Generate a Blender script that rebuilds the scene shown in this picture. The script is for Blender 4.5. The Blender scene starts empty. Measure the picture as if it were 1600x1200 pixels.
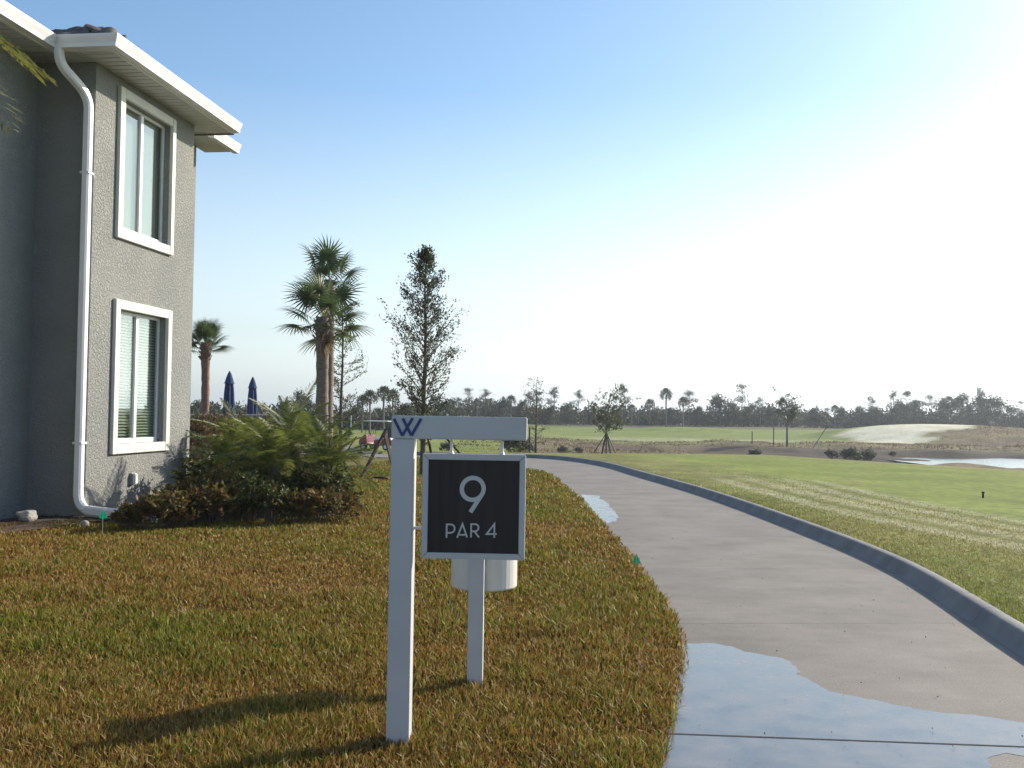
import bpy, math, random
import numpy as np
from mathutils import Vector, Matrix, noise as mnoise
R = math.radians
rng = np.random.default_rng(7)
random.seed(7)
scene = bpy.context.scene
COL = scene.collection

# ------------------------------------------------------------------ camera
EYE = 1.5; FPX = 1600.0
PITCH = math.atan(45 / FPX); ROLL = 0.015
cam_d = bpy.data.cameras.new('camera'); cam = bpy.data.objects.new('camera', cam_d); COL.objects.link(cam)
cam_d.sensor_width = 36; cam_d.lens = 36 * FPX / 1600; cam_d.clip_start = 0.05; cam_d.clip_end = 6000
_r0 = Vector((1, 0, 0)); _u0 = Vector((0, -math.sin(PITCH), math.cos(PITCH))); CF = Vector((0, math.cos(PITCH), math.sin(PITCH)))
CR = _r0 * math.cos(ROLL) + _u0 * math.sin(ROLL); CU = -_r0 * math.sin(ROLL) + _u0 * math.cos(ROLL)
m = Matrix((CR, CU, -CF)).transposed().to_4x4(); m.translation = (0, 0, EYE)
cam.matrix_world = m
scene.camera = cam
scene.render.resolution_x = 1024; scene.render.resolution_y = 768

# ------------------------------------------------------------------ sky, sun, exposure
SUN_AZ = 53.0      # degrees to the right of the camera's forward direction (+Y)
SUN_EL = 25.0
w = bpy.data.worlds.new('World'); scene.world = w; w.use_nodes = True
nt = w.node_tree; nt.nodes.clear()
wo = nt.nodes.new('ShaderNodeOutputWorld'); bg = nt.nodes.new('ShaderNodeBackground'); sk = nt.nodes.new('ShaderNodeTexSky')
sk.sky_type = 'NISHITA'; sk.sun_disc = False
sk.sun_elevation = R(SUN_EL); sk.sun_rotation = R(SUN_AZ)
sk.altitude = 0; sk.air_density = 1.0; sk.dust_density = 1.0; sk.ozone_density = 2.5
bg.inputs['Strength'].default_value = 0.122
# hazy air whitens the sky towards the horizon, all the way round
wtc = nt.nodes.new('ShaderNodeTexCoord'); wsp = nt.nodes.new('ShaderNodeSeparateXYZ'); wmr = nt.nodes.new('ShaderNodeMapRange'); whs = nt.nodes.new('ShaderNodeHueSaturation'); wtm = nt.nodes.new('ShaderNodeMix')
wmr.inputs['From Min'].default_value = 0.0; wmr.inputs['From Max'].default_value = 0.30; wmr.inputs['To Min'].default_value = 0.12; wmr.inputs['To Max'].default_value = 1.0
nt.links.new(wtc.outputs['Generated'], wsp.inputs[0]); nt.links.new(wsp.outputs[2], wmr.inputs[0]); nt.links.new(wmr.outputs[0], whs.inputs['Saturation']); nt.links.new(sk.outputs[0], whs.inputs['Color'])
wtm.data_type = 'RGBA'; wtm.blend_type = 'MULTIPLY'; wtm.inputs[0].default_value = 1.0; wtm.inputs[7].default_value = (.94, 1.03, 1.05, 1)
nt.links.new(whs.outputs[0], wtm.inputs[6]); nt.links.new(wtm.outputs[2], bg.inputs[0]); nt.links.new(bg.outputs[0], wo.inputs[0])
sd = bpy.data.lights.new('sun', 'SUN'); sun = bpy.data.objects.new('sun', sd); COL.objects.link(sun)
sd.energy = 5.0; sd.angle = R(0.53); sd.color = (1.0, 0.90, 0.74)
sdir = Vector((math.sin(R(SUN_AZ)) * math.cos(R(SUN_EL)), math.cos(R(SUN_AZ)) * math.cos(R(SUN_EL)), math.sin(R(SUN_EL))))
sun.rotation_euler = sdir.to_track_quat('Z', 'Y').to_euler(); sun.location = (30, 30, 40)
vs = scene.view_settings
vs.view_transform = 'Standard'; vs.look = 'None'; vs.gamma = 1; vs.exposure = 0.6; vs.use_curve_mapping = False

# ------------------------------------------------------------------ materials
def _nt(name):
    mt = bpy.data.materials.new(name); mt.use_nodes = True
    return mt, mt.node_tree, mt.node_tree.nodes['Principled BSDF']
def mat(name, c1, c2=None, scale=8.0, rough=0.6, bump=0.0, bscale=None, spec=0.4, metal=0.0, detail=4, stretch=None, r2=None):
    mt, t, p = _nt(name)
    p.inputs['Roughness'].default_value = rough; p.inputs['Metallic'].default_value = metal
    p.inputs['Specular IOR Level'].default_value = spec
    p.inputs['Base Color'].default_value = (*c1, 1)
    tc = t.nodes.new('ShaderNodeTexCoord'); src = tc.outputs['Object']
    if stretch:
        mp = t.nodes.new('ShaderNodeMapping'); mp.inputs['Scale'].default_value = stretch
        t.links.new(src, mp.inputs[0]); src = mp.outputs[0]
    if c2:
        n = t.nodes.new('ShaderNodeTexNoise'); n.inputs['Scale'].default_value = scale; n.inputs['Detail'].default_value = detail
        t.links.new(src, n.inputs[0])
        cr = t.nodes.new('ShaderNodeValToRGB'); cr.color_ramp.elements[0].color = (*c1, 1); cr.color_ramp.elements[1].color = (*c2, 1)
        cr.color_ramp.elements[0].position = .32; cr.color_ramp.elements[1].position = .68
        t.links.new(n.outputs[0], cr.inputs[0]); t.links.new(cr.outputs[0], p.inputs['Base Color'])
        if r2 is not None:
            mr = t.nodes.new('ShaderNodeMapRange'); mr.inputs['To Min'].default_value = rough; mr.inputs['To Max'].default_value = r2
            t.links.new(n.outputs[0], mr.inputs[0]); t.links.new(mr.outputs[0], p.inputs['Roughness'])
    if bump:
        nb = t.nodes.new('ShaderNodeTexNoise'); nb.inputs['Scale'].default_value = bscale or scale * 3; nb.inputs['Detail'].default_value = 3
        t.links.new(src, nb.inputs[0])
        b = t.nodes.new('ShaderNodeBump'); b.inputs['Strength'].default_value = bump; b.inputs['Distance'].default_value = .01
        t.links.new(nb.outputs[0], b.inputs['Height']); t.links.new(b.outputs[0], p.inputs['Normal'])
    return mt
def leafmat(name, trans=0.35, rough=0.45, spec=0.3, tint=(1, 1, 1)):
    """foliage: colour per leaf from the 'col' attribute, partly translucent"""
    mt, t, p = _nt(name)
    a = t.nodes.new('ShaderNodeAttribute'); a.attribute_name = 'col'
    p.inputs['Roughness'].default_value = rough; p.inputs['Specular IOR Level'].default_value = spec
    t.links.new(a.outputs['Color'], p.inputs['Base Color'])
    tr = t.nodes.new('ShaderNodeBsdfTranslucent'); t.links.new(a.outputs['Color'], tr.inputs[0])
    mx = t.nodes.new('ShaderNodeMixShader'); mx.inputs[0].default_value = trans
    out = t.nodes['Material Output']
    t.links.new(p.outputs[0], mx.inputs[1]); t.links.new(tr.outputs[0], mx.inputs[2]); t.links.new(mx.outputs[0], out.inputs[0])
    return mt
M = {}
M['white'] = mat('white_paint', (.50, .50, .505), (.45, .45, .455), 5, .45, .05, 40)
M['trim'] = mat('trim_paint', (.66, .65, .60), (.60, .59, .545), 3, .7, .15, 60)
M['gutter'] = mat('gutter_white', (.74, .74, .74), (.68, .68, .68), 2, .35)
M['soffit'] = mat('soffit_white', (.55, .56, .55), (.5, .51, .5), 3, .55)
M['panel'] = mat('sign_panel', (.024, .018, .018), (.038, .030, .029), 30, .5, .1, 60, .25, stretch=(1, 1, .05))
M['letter'] = mat('letter_grey', (.50, .50, .50), rough=.5)
M['navy'] = mat('navy_paint', (.02, .045, .17), rough=.5)
M['bin'] = mat('bin_white', (.66, .64, .58), (.56, .55, .52), 4, .35)
M['dark_wood'] = mat('dark_wood', (.05, .035, .028), (.09, .065, .05), 12, .8, .3, 40, stretch=(1, 1, .15))
M['bark'] = mat('bark', (.07, .055, .045), (.14, .115, .095), 9, .9, .6, 30)
M['palm_bark'] = mat('palm_bark', (.13, .10, .085), (.24, .19, .16), 7, .9, .7, 22, stretch=(1, 1, 3))
M['red_bark'] = mat('red_bark', (.16, .085, .065), (.25, .15, .11), 7, .9, .7, 22, stretch=(1, 1, 3))
M['far_bark'] = mat('far_bark', (.12, .095, .08), (.2, .17, .15), 3, .9)
M['leaf'] = leafmat('leaf', .4)
M['leaf_gloss'] = leafmat('leaf_gloss', .4, .5, .25)
M['far_leaf'] = leafmat('far_leaf', .3, .6, .2)
M['grass'] = leafmat('grass_blades', .35, .55, .2)
M['roof'] = mat('roof_tile', (.10, .085, .08), (.17, .145, .135), 6, .75, .2, 30)
M['black'] = mat('black_metal', (.015, .015, .017), rough=.45)
M['rubber'] = mat('rubber', (.018, .018, .018), (.03, .03, .03), 20, .8)
M['red'] = mat('red_body', (.20, .012, .022), (.17, .012, .02), 3, .25, spec=.5)
M['cartwhite'] = mat('cart_white', (.7, .72, .72), rough=.4)
M['blue_cloth'] = mat('blue_cloth', (.028, .042, .13), (.035, .055, .16), 6, .85, .2, 25)
M['flag'] = leafmat('flag_green', .4, .5)
M['mulch'] = mat('mulch', (.035, .022, .016), (.08, .05, .035), 25, .95, .8, 50)
M['rock'] = mat('rock', (.34, .32, .29), (.24, .23, .21), 6, .9, .5, 20)
M['blind'] = mat('blind_white', (.40, .42, .36), rough=.6)
M['curtain'] = mat('curtain', (.33, .31, .28), (.27, .255, .235), 4, .9, stretch=(1, 8, .2))
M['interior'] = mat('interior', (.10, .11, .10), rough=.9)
M['tan_cloth'] = mat('tan_plastic', (.4, .38, .33), (.33, .31, .28), 5, .6)
def glass_mat():
    mt, t, p = _nt('window_glass'); t.nodes.remove(p)
    tr = t.nodes.new('ShaderNodeBsdfTransparent'); tr.inputs[0].default_value = (.84, .89, .86, 1)
    gl = t.nodes.new('ShaderNodeBsdfGlossy'); gl.inputs['Roughness'].default_value = .01; gl.inputs[0].default_value = (.95, 1, .98, 1)
    lw = t.nodes.new('ShaderNodeLayerWeight'); lw.inputs[0].default_value = .5; pw = t.nodes.new('ShaderNodeMath'); pw.operation = 'POWER'; pw.inputs[1].default_value = 3.2
    fr = t.nodes.new('ShaderNodeMath'); fr.operation = 'MULTIPLY_ADD'; fr.inputs[1].default_value = .9; fr.inputs[2].default_value = .05
    t.links.new(lw.outputs['Facing'], pw.inputs[0]); t.links.new(pw.outputs[0], fr.inputs[0])
    mx = t.nodes.new('ShaderNodeMixShader')
    t.links.new(fr.outputs[0], mx.inputs[0]); t.links.new(tr.outputs[0], mx.inputs[1]); t.links.new(gl.outputs[0], mx.inputs[2])
    t.links.new(mx.outputs[0], t.nodes['Material Output'].inputs[0]); return mt
M['glass'] = glass_mat()
def stucco_mat():
    mt, t, p = _nt('stucco'); p.inputs['Roughness'].default_value = .9; p.inputs['Specular IOR Level'].default_value = .2
    tc = t.nodes.new('ShaderNodeTexCoord')
    n1 = t.nodes.new('ShaderNodeTexNoise'); n1.inputs['Scale'].default_value = 1.1; n1.inputs['Detail'].default_value = 6
    n2 = t.nodes.new('ShaderNodeTexNoise'); n2.inputs['Scale'].default_value = 26; n2.inputs['Detail'].default_value = 4; n2.inputs['Roughness'].default_value = .65
    n2.inputs['Distortion'].default_value = .6
    for n in (n1, n2): t.links.new(tc.outputs['Object'], n.inputs[0])
    cr = t.nodes.new('ShaderNodeValToRGB'); e = cr.color_ramp.elements
    e[0].color = (.265, .27, .26, 1); e[1].color = (.315, .315, .295, 1); e[0].position = .35; e[1].position = .7
    t.links.new(n1.outputs[0], cr.inputs[0]); t.links.new(cr.outputs[0], p.inputs['Base Color'])
    cr2 = t.nodes.new('ShaderNodeValToRGB'); e = cr2.color_ramp.elements; e[0].position = .4; e[1].position = .62
    t.links.new(n2.outputs[0], cr2.inputs[0])
    b = t.nodes.new('ShaderNodeBump'); b.inputs['Strength'].default_value = .9; b.inputs['Distance'].default_value = .016
    t.links.new(cr2.outputs[0], b.inputs['Height']); t.links.new(b.outputs[0], p.inputs['Normal'])
    return mt
M['stucco'] = stucco_mat()
def concrete_mat():
    mt, t, p = _nt('concrete'); p.inputs['Roughness'].default_value = .75; p.inputs['Specular IOR Level'].default_value = .3
    tc = t.nodes.new('ShaderNodeTexCoord')
    n1 = t.nodes.new('ShaderNodeTexNoise'); n1.inputs['Scale'].default_value = 1.1; n1.inputs['Detail'].default_value = 10; n1.inputs['Roughness'].default_value = .68
    mp = t.nodes.new('ShaderNodeMapping'); mp.inputs['Scale'].default_value = (1, 3, 1)      # broom marks across the path
    n2 = t.nodes.new('ShaderNodeTexNoise'); n2.inputs['Scale'].default_value = 3; n2.inputs['Detail'].default_value = 5
    n3 = t.nodes.new('ShaderNodeTexNoise'); n3.inputs['Scale'].default_value = 90; n3.inputs['Detail'].default_value = 2
    t.links.new(tc.outputs['Object'], n1.inputs[0]); t.links.new(tc.outputs['Object'], mp.inputs[0]); t.links.new(mp.outputs[0], n2.inputs[0])
    t.links.new(tc.outputs['Object'], n3.inputs[0])
    cr = t.nodes.new('ShaderNodeValToRGB'); e = cr.color_ramp.elements
    e[0].color = (.145, .128, .112, 1); e[1].color = (.24, .215, .19, 1); e[0].position = .3; e[1].position = .7
    t.links.new(n1.outputs[0], cr.inputs[0])
    mx = t.nodes.new('ShaderNodeMix'); mx.data_type = 'RGBA'; mx.blend_type = 'OVERLAY'; mx.inputs[0].default_value = .14
    t.links.new(cr.outputs[0], mx.inputs[6]); t.links.new(n2.outputs[0], mx.inputs[7])
    mx2 = t.nodes.new('ShaderNodeMix'); mx2.data_type = 'RGBA'; mx2.blend_type = 'OVERLAY'; mx2.inputs[0].default_value = .6
    t.links.new(mx.outputs[2], mx2.inputs[6]); t.links.new(n3.outputs[0], mx2.inputs[7])
    t.links.new(mx2.outputs[2], p.inputs['Base Color'])
    b = t.nodes.new('ShaderNodeBump'); b.inputs['Strength'].default_value = .25; b.inputs['Distance'].default_value = .006
    t.links.new(n3.outputs[0], b.inputs['Height']); t.links.new(b.outputs[0], p.inputs['Normal'])
    return mt
M['concrete'] = concrete_mat()
M['kerb'] = mat('kerb_concrete', (.16, .16, .16), (.23, .225, .22), 3, .8, .3, 60)
M['puddle'] = mat('wet_film', (.09, .09, .09), (.19, .18, .17), 5, .0, .09, 140, .75, r2=.42, detail=12)
def water_mat():
    mt = mat('pond_water', (.03, .045, .05), rough=.16, bump=1.0, bscale=5, spec=.6); return mt
M['water'] = water_mat()
def ground_mat():
    mt, t, p = _nt('ground'); p.inputs['Roughness'].default_value = .95; p.inputs['Specular IOR Level'].default_value = .1
    a = t.nodes.new('ShaderNodeAttribute'); a.attribute_name = 'col'
    tc = t.nodes.new('ShaderNodeTexCoord')
    out = a.outputs['Color']
    for sc, amt in ((55, .55), (4.0, .4), (.45, .3)):
        n = t.nodes.new('ShaderNodeTexNoise'); n.inputs['Scale'].default_value = sc; n.inputs['Detail'].default_value = 5; n.inputs['Roughness'].default_value = .65
        t.links.new(tc.outputs['Object'], n.inputs[0])
        cr = t.nodes.new('ShaderNodeValToRGB'); cr.color_ramp.elements[0].position = .25; cr.color_ramp.elements[1].position = .75
        t.links.new(n.outputs[0], cr.inputs[0])
        mx = t.nodes.new('ShaderNodeMix'); mx.data_type = 'RGBA'; mx.blend_type = 'OVERLAY'; mx.inputs[0].default_value = amt
        t.links.new(out, mx.inputs[6]); t.links.new(cr.outputs[0], mx.inputs[7]); out = mx.outputs[2]
    t.links.new(out, p.inputs['Base Color'])
    n = t.nodes.new('ShaderNodeTexNoise'); n.inputs['Scale'].default_value = 40; n.inputs['Detail'].default_value = 4
    t.links.new(tc.outputs['Object'], n.inputs[0])
    b = t.nodes.new('ShaderNodeBump'); b.inputs['Strength'].default_value = .8; b.inputs['Distance'].default_value = .03
    t.links.new(n.outputs[0], b.inputs['Height']); t.links.new(b.outputs[0], p.inputs['Normal'])
    return mt
M['ground'] = ground_mat()

# ------------------------------------------------------------------ mesh helpers
def tag(o, label=None, cat=None, group=None, kind=None):
    if label: o['label'] = label
    if cat: o['category'] = cat
    if group: o['group'] = group
    if kind: o['kind'] = kind
    return o
def link(name, me, material=None, parent=None):
    o = bpy.data.objects.new(name, me); COL.objects.link(o)
    if material and me is not None and not me.materials: me.materials.append(material)
    if parent: o.parent = parent
    return o
def empty(name, loc=(0, 0, 0), rz=0):
    o = bpy.data.objects.new(name, None); COL.objects.link(o); o.location = loc; o.rotation_euler = (0, 0, rz); o.empty_display_size = .1
    return o
class MB:
    def __init__(s): s.v = []; s.f = []
    def add(s, vs, fs):
        n = len(s.v); s.v += [tuple(v) for v in vs]; s.f += [tuple(i + n for i in f) for f in fs]
    def box(s, a, b):
        x0, y0, z0 = a; x1, y1, z1 = b
        s.add([(x0,y0,z0),(x1,y0,z0),(x1,y1,z0),(x0,y1,z0),(x0,y0,z1),(x1,y0,z1),(x1,y1,z1),(x0,y1,z1)],
              [(0,3,2,1),(4,5,6,7),(0,1,5,4),(1,2,6,5),(2,3,7,6),(3,0,4,7)]); return s
    def tube(s, pts, rad, n=8, cap=True, jit=0):
        pts = [Vector(p) for p in pts]; rings = []
        up = Vector((0, 0, 1)); prev = None
        for i, p in enumerate(pts):
            d = (pts[min(i + 1, len(pts) - 1)] - pts[max(i - 1, 0)]).normalized()
            if prev is None:
                a = d.cross(up); a = d.cross(Vector((1, 0, 0))) if a.length < 1e-3 else a
            else: a = prev - d * prev.dot(d)
            a.normalize(); b = d.cross(a); prev = a
            r = rad[i] if hasattr(rad, '__len__') else rad
            rings.append([p + (a * math.cos(2*math.pi*k/n) + b * math.sin(2*math.pi*k/n)) * r * (1 + random.uniform(-jit, jit)) for k in range(n)])
        base = len(s.v)
        for r_ in rings: s.v += [tuple(v) for v in r_]
        for i in range(len(rings) - 1):
            for k in range(n):
                a0 = base + i*n + k; a1 = base + i*n + (k+1) % n
                s.f.append((a0, a1, a1 + n, a0 + n))
        if cap:
            s.f.append(tuple(base + k for k in reversed(range(n)))); s.f.append(tuple(base + (len(rings)-1)*n + k for k in range(n)))
        return s
    def bar(s, p, q, wd, ht=None):
        """rectangular bar from p to q"""
        p = Vector(p); q = Vector(q); d = (q - p).normalized(); a = d.cross(Vector((0, 0, 1)))
        if a.length < 1e-3: a = Vector((1, 0, 0))
        a.normalize(); b = a.cross(d); ht = ht or wd
        vs = []
        for c in (p, q):
            for (i, j) in ((-1,-1),(1,-1),(1,1),(-1,1)): vs.append(c + a*wd/2*i + b*ht/2*j)
        s.add(vs, [(0,3,2,1),(4,5,6,7),(0,1,5,4),(1,2,6,5),(2,3,7,6),(3,0,4,7)]); return s
    def lathe(s, prof, n=16, c=(0, 0, 0)):
        base = len(s.v)
        for (r, z) in prof:
            for k in range(n): s.v.append((c[0] + r*math.cos(2*math.pi*k/n), c[1] + r*math.sin(2*math.pi*k/n), c[2] + z))
        for i in range(len(prof) - 1):
            for k in range(n):
                a0 = base + i*n + k; a1 = base + i*n + (k+1) % n
                s.f.append((a0, a1, a1 + n, a0 + n))
        return s
    def extrude(s, poly, y0, y1):
        """polygon in (x,z) extruded along y"""
        n = len(poly); base = len(s.v)
        s.v += [(x, y0, z) for x, z in poly] + [(x, y1, z) for x, z in poly]
        s.f.append(tuple(base + i for i in range(n))); s.f.append(tuple(base + n + i for i in reversed(range(n))))
        for i in range(n): s.f.append((base + i, base + n + i, base + n + (i+1) % n, base + (i+1) % n))
        return s
    def mesh(s, name, material, smooth=False, bevel=0):
        me = bpy.data.meshes.new(name); me.from_pydata(s.v, [], s.f); me.materials.append(material)
        if smooth: me.polygons.foreach_set('use_smooth', [True] * len(me.polygons))
        import bmesh
        bm = bmesh.new(); bm.from_mesh(me); bmesh.ops.recalc_face_normals(bm, faces=bm.faces)
        if bevel: bmesh.ops.bevel(bm, geom=list(bm.edges), offset=bevel, segments=2, affect='EDGES', clamp_overlap=True)
        bm.to_mesh(me); bm.free(); me.update(); return me
    def build(s, name, material, parent=None, smooth=False, bevel=0):
        return link(name, s.mesh(name, material, smooth, bevel), None, parent)
def bulk(name, V, T, C, material, parent=None, obj=True):
    """big triangle mesh from numpy: vertices, triangles, colour per vertex"""
    me = bpy.data.meshes.new(name)
    V = np.ascontiguousarray(V, dtype=np.float32); T = np.ascontiguousarray(T, dtype=np.int32)
    me.vertices.add(len(V)); me.vertices.foreach_set('co', V.ravel())
    me.loops.add(T.size); me.loops.foreach_set('vertex_index', T.ravel())
    me.polygons.add(len(T)); me.polygons.foreach_set('loop_start', np.arange(0, T.size, 3, dtype=np.int32))
    me.polygons.foreach_set('loop_total', np.full(len(T), 3, dtype=np.int32))
    me.update(calc_edges=True)
    if C is not None:
        at = me.attributes.new('col', 'FLOAT_COLOR', 'POINT')
        C4 = np.ones((len(V), 4), dtype=np.float32); C4[:, :3] = C; at.data.foreach_set('color', C4.ravel())
    me.materials.append(material)
    return link(name, me, None, parent) if obj else me
def colorize(me, c):
    at = me.attributes.new('col', 'FLOAT_COLOR', 'POINT')
    at.data.foreach_set('color', np.tile(np.array((*c, 1), dtype=np.float32), len(me.vertices)))
    return me
def copy_tree(o, parent=None):
    c = o.copy(); COL.objects.link(c); c.parent = parent
    for ch in o.children: copy_tree(ch, c)
    return c
def smooth01(a, b, x):
    t = np.clip((x - a) / (b - a), 0, 1); return t * t * (3 - 2 * t)
def vnoise(x, y, s, seed=0):
    """cheap smooth 2D value noise (numpy)"""
    x = np.asarray(x, float) / s; y = np.asarray(y, float) / s
    xi = np.floor(x).astype(np.int64); yi = np.floor(y).astype(np.int64); fx = x - xi; fy = y - yi
    def hsh(i, j):
        n = (i * 374761393 + j * 668265263 + seed * 974634777) & 0x7fffffff
        n = ((n ^ (n >> 13)) * 1274126177) & 0x7fffffff
        return ((n ^ (n >> 16)) & 0xffff) / 65535.0
    u = fx*fx*(3-2*fx); v = fy*fy*(3-2*fy)
    a = hsh(xi, yi)*(1-u) + hsh(xi+1, yi)*u; b = hsh(xi, yi+1)*(1-u) + hsh(xi+1, yi+1)*u
    return a*(1-v) + b*v

# ------------------------------------------------------------------ terrain
_cu = [-3, -.6, -.1, .03, .1, .18, .25, .31, .375, .5, .7, 3]
_cd = [38, 38, 37, 37, 40, 41, 41, 38, 35, 30.7, 28, 28]
def hb(x, y):
    x = np.asarray(x, float); y = np.asarray(y, float)
    D = np.maximum(y, .01); u = np.where(y > 1, x / np.maximum(y, 1), np.where(x > 0, 3, -3))
    u = np.clip(u, -3, 3)
    C = np.interp(u, _cu, _cd)
    z = -(.9 + .35 * smooth01(-4, 8, x)) * smooth01(C - 3, C + 25, D)
    z = z + .35 * smooth01(72, 98, D) + .30 * smooth01(98, 150, D)
    # pond basin on the right
    wx = smooth01(28, 35, x) * (1 - smooth01(80, 88, x)); b = smooth01(46, 57, y) * (1 - smooth01(77, 83, y)) * wx
    z = z - 1.1 * b - .2 * smooth01(8, 18, x) * (1 - smooth01(28, 35, x)) * smooth01(56, 66, y) * (1 - smooth01(77, 82, y))
    # ditch bank unevenness
    bank = smooth01(50, 60, y) * (1 - smooth01(95, 105, y)) * smooth01(4, 14, x)
    z = z + bank * (vnoise(x, y, 5.0, 3) - .5) * .5 + bank * (vnoise(x, y, 1.7, 4) - .5) * .22
    # mound with pale flank
    ex = np.where(x < 48, (x - 48) / 15.0, (x - 48) / 26.0); ey = (y - 116) / 19.0
    z = z + 1.75 * np.clip(1 - (ex*ex + ey*ey), 0, 1) ** 1.1
    ex = (x - 24) / 9.0; ey = (y - 142) / 10.0
    z = z + .5 * np.clip(1 - (ex*ex + ey*ey), 0, 1)
    # low berm under the tree line
    z = z + .35 * smooth01(150, 175, D) * (vnoise(x, y, 22, 9))
    return z
def ray(px, py):
    return (CF + CR * ((px - 800) / FPX) - CU * ((py - 600) / FPX)).normalized()
def gp(px, py, dz=0.0, far=400):
    """pixel -> first hit on the ground"""
    d = ray(px, py); t = 2.0
    while t < far:
        p = Vector((0, 0, EYE)) + d * t
        if p.z < float(hb(p.x, p.y)) + dz: break
        t += .03 + t * .002
    return Vector((p.x, p.y, float(hb(p.x, p.y)) + dz))
def at_depth(px, py, Y):
    d = ray(px, py); t = Y / d.y; return Vector((0, 0, EYE)) + d * t
def foot(px, Y):
    """ground point at forward distance Y under image column px (taken at the horizon)"""
    q = at_depth(px, 645 + (px - 800) * ROLL, Y); return Vector((q.x, Y, float(hb(q.x, Y))))

# path edges (pixels of the two edges of the concrete)
Lpx = [(1025,1200),(1040,1150),(1062,1000),(1000,890),(950,830),(905,780),(872,752),(835,735)]
Rpx = [(1600,1025),(1400,895),(1250,830),(1100,775),(1000,745),(940,728),(880,719),(835,716)]
Ledge = [(-1.9,-8),(-.9,-2),(.25,2.4)] + [tuple(gp(*p)[:2]) for p in Lpx] + [(-1.3,31.2),(-3.2,32.6),(-6.5,34.2),(-12,36),(-24,38.5),(-40,40)]
Redge = [(.8,-8.4),(1.75,-2.5),(2.75,2.2)] + [tuple(gp(*p)[:2]) for p in Rpx] + [(-1.0,34.4),(-3.2,35.2),(-6.2,36.7),(-11.5,38.5),(-23.6,41),(-39.6,42.5)]
def densify(P, step=.1):
    P = [np.array(p) for p in P]; out = []
    for i in range(len(P) - 1):
        p0 = P[max(i-1, 0)]; p1 = P[i]; p2 = P[i+1]; p3 = P[min(i+2, len(P)-1)]
        n = max(2, int(np.linalg.norm(p2 - p1) / step))
        # centripetal-ish Catmull-Rom
        l = np.linalg.norm(p2 - p1); m1 = (p2 - p0) / max(np.linalg.norm(p2 - p1) + np.linalg.norm(p1 - p0), 1e-6) * l
        m2 = (p3 - p1) / max(np.linalg.norm(p3 - p2) + np.linalg.norm(p2 - p1), 1e-6) * l
        for k in range(n):
            t = k / n; out.append((2*t**3-3*t**2+1)*p1 + (t**3-2*t**2+t)*m1 + (-2*t**3+3*t**2)*p2 + (t**3-t**2)*m2)
    out.append(P[-1]); return np.array(out)
LE = densify(Ledge); RE = densify(Redge)
def arclen(P): return np.concatenate([[0], np.cumsum(np.linalg.norm(np.diff(P, axis=0), axis=1))])
# match stations of the two edges: the right edge point nearest to each left point's normal
def side_dist(P, X, Y):
    """signed distance to polyline P (positive to its right), coarse numpy"""
    P = P[::3]
    best = np.full(X.shape, 1e9); sgn = np.zeros(X.shape)
    for i in range(len(P) - 1):
        a = P[i]; d = P[i+1] - a; L2 = d @ d
        t = np.clip(((X - a[0]) * d[0] + (Y - a[1]) * d[1]) / L2, 0, 1)
        ex = X - a[0] - t * d[0]; ey = Y - a[1] - t * d[1]; q = ex*ex + ey*ey
        c = d[0] * (Y - a[1]) - d[1] * (X - a[0])
        u = q < best; best = np.where(u, q, best); sgn = np.where(u, -np.sign(c), sgn)
    return np.sqrt(best) * sgn
KERB_W = .15; KERB_H = .12
def poly_dist(P, X, Y):
    return np.abs(side_dist(densify(P, .5), X, Y))
def lin(c): return np.array(c, dtype=float)
G_LAWN = lin((.075, .062, .020)); G_LAWN2 = lin((.15, .14, .035)); G_FAIR = lin((.185, .225, .05)); G_ROUGH = lin((.225, .215, .075))
G_BROWN = lin((.165, .125, .080)); G_PALE = lin((.40, .38, .25)); G_SAND = lin((.68, .64, .50)); G_FARG = lin((.17, .215, .055)); G_BANK_SHADE = lin((.07, .055, .045))
TR1 = [tuple(gp(*p)[:2]) for p in ((1130,751),(1250,785),(1400,822),(1600,862))]
TR2 = [tuple(gp(*p)[:2]) for p in ((1250,757),(1350,783),(1500,815),(1600,833))]
for T_ in (TR1, TR2):
    a, b = T_[-2], T_[-1]; T_.append((b[0] + (b[0]-a[0])*2, b[1] + (b[1]-a[1])*2))
def mixc(C, c, f): return C * (1 - f[..., None]) + c * f[..., None]
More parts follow.
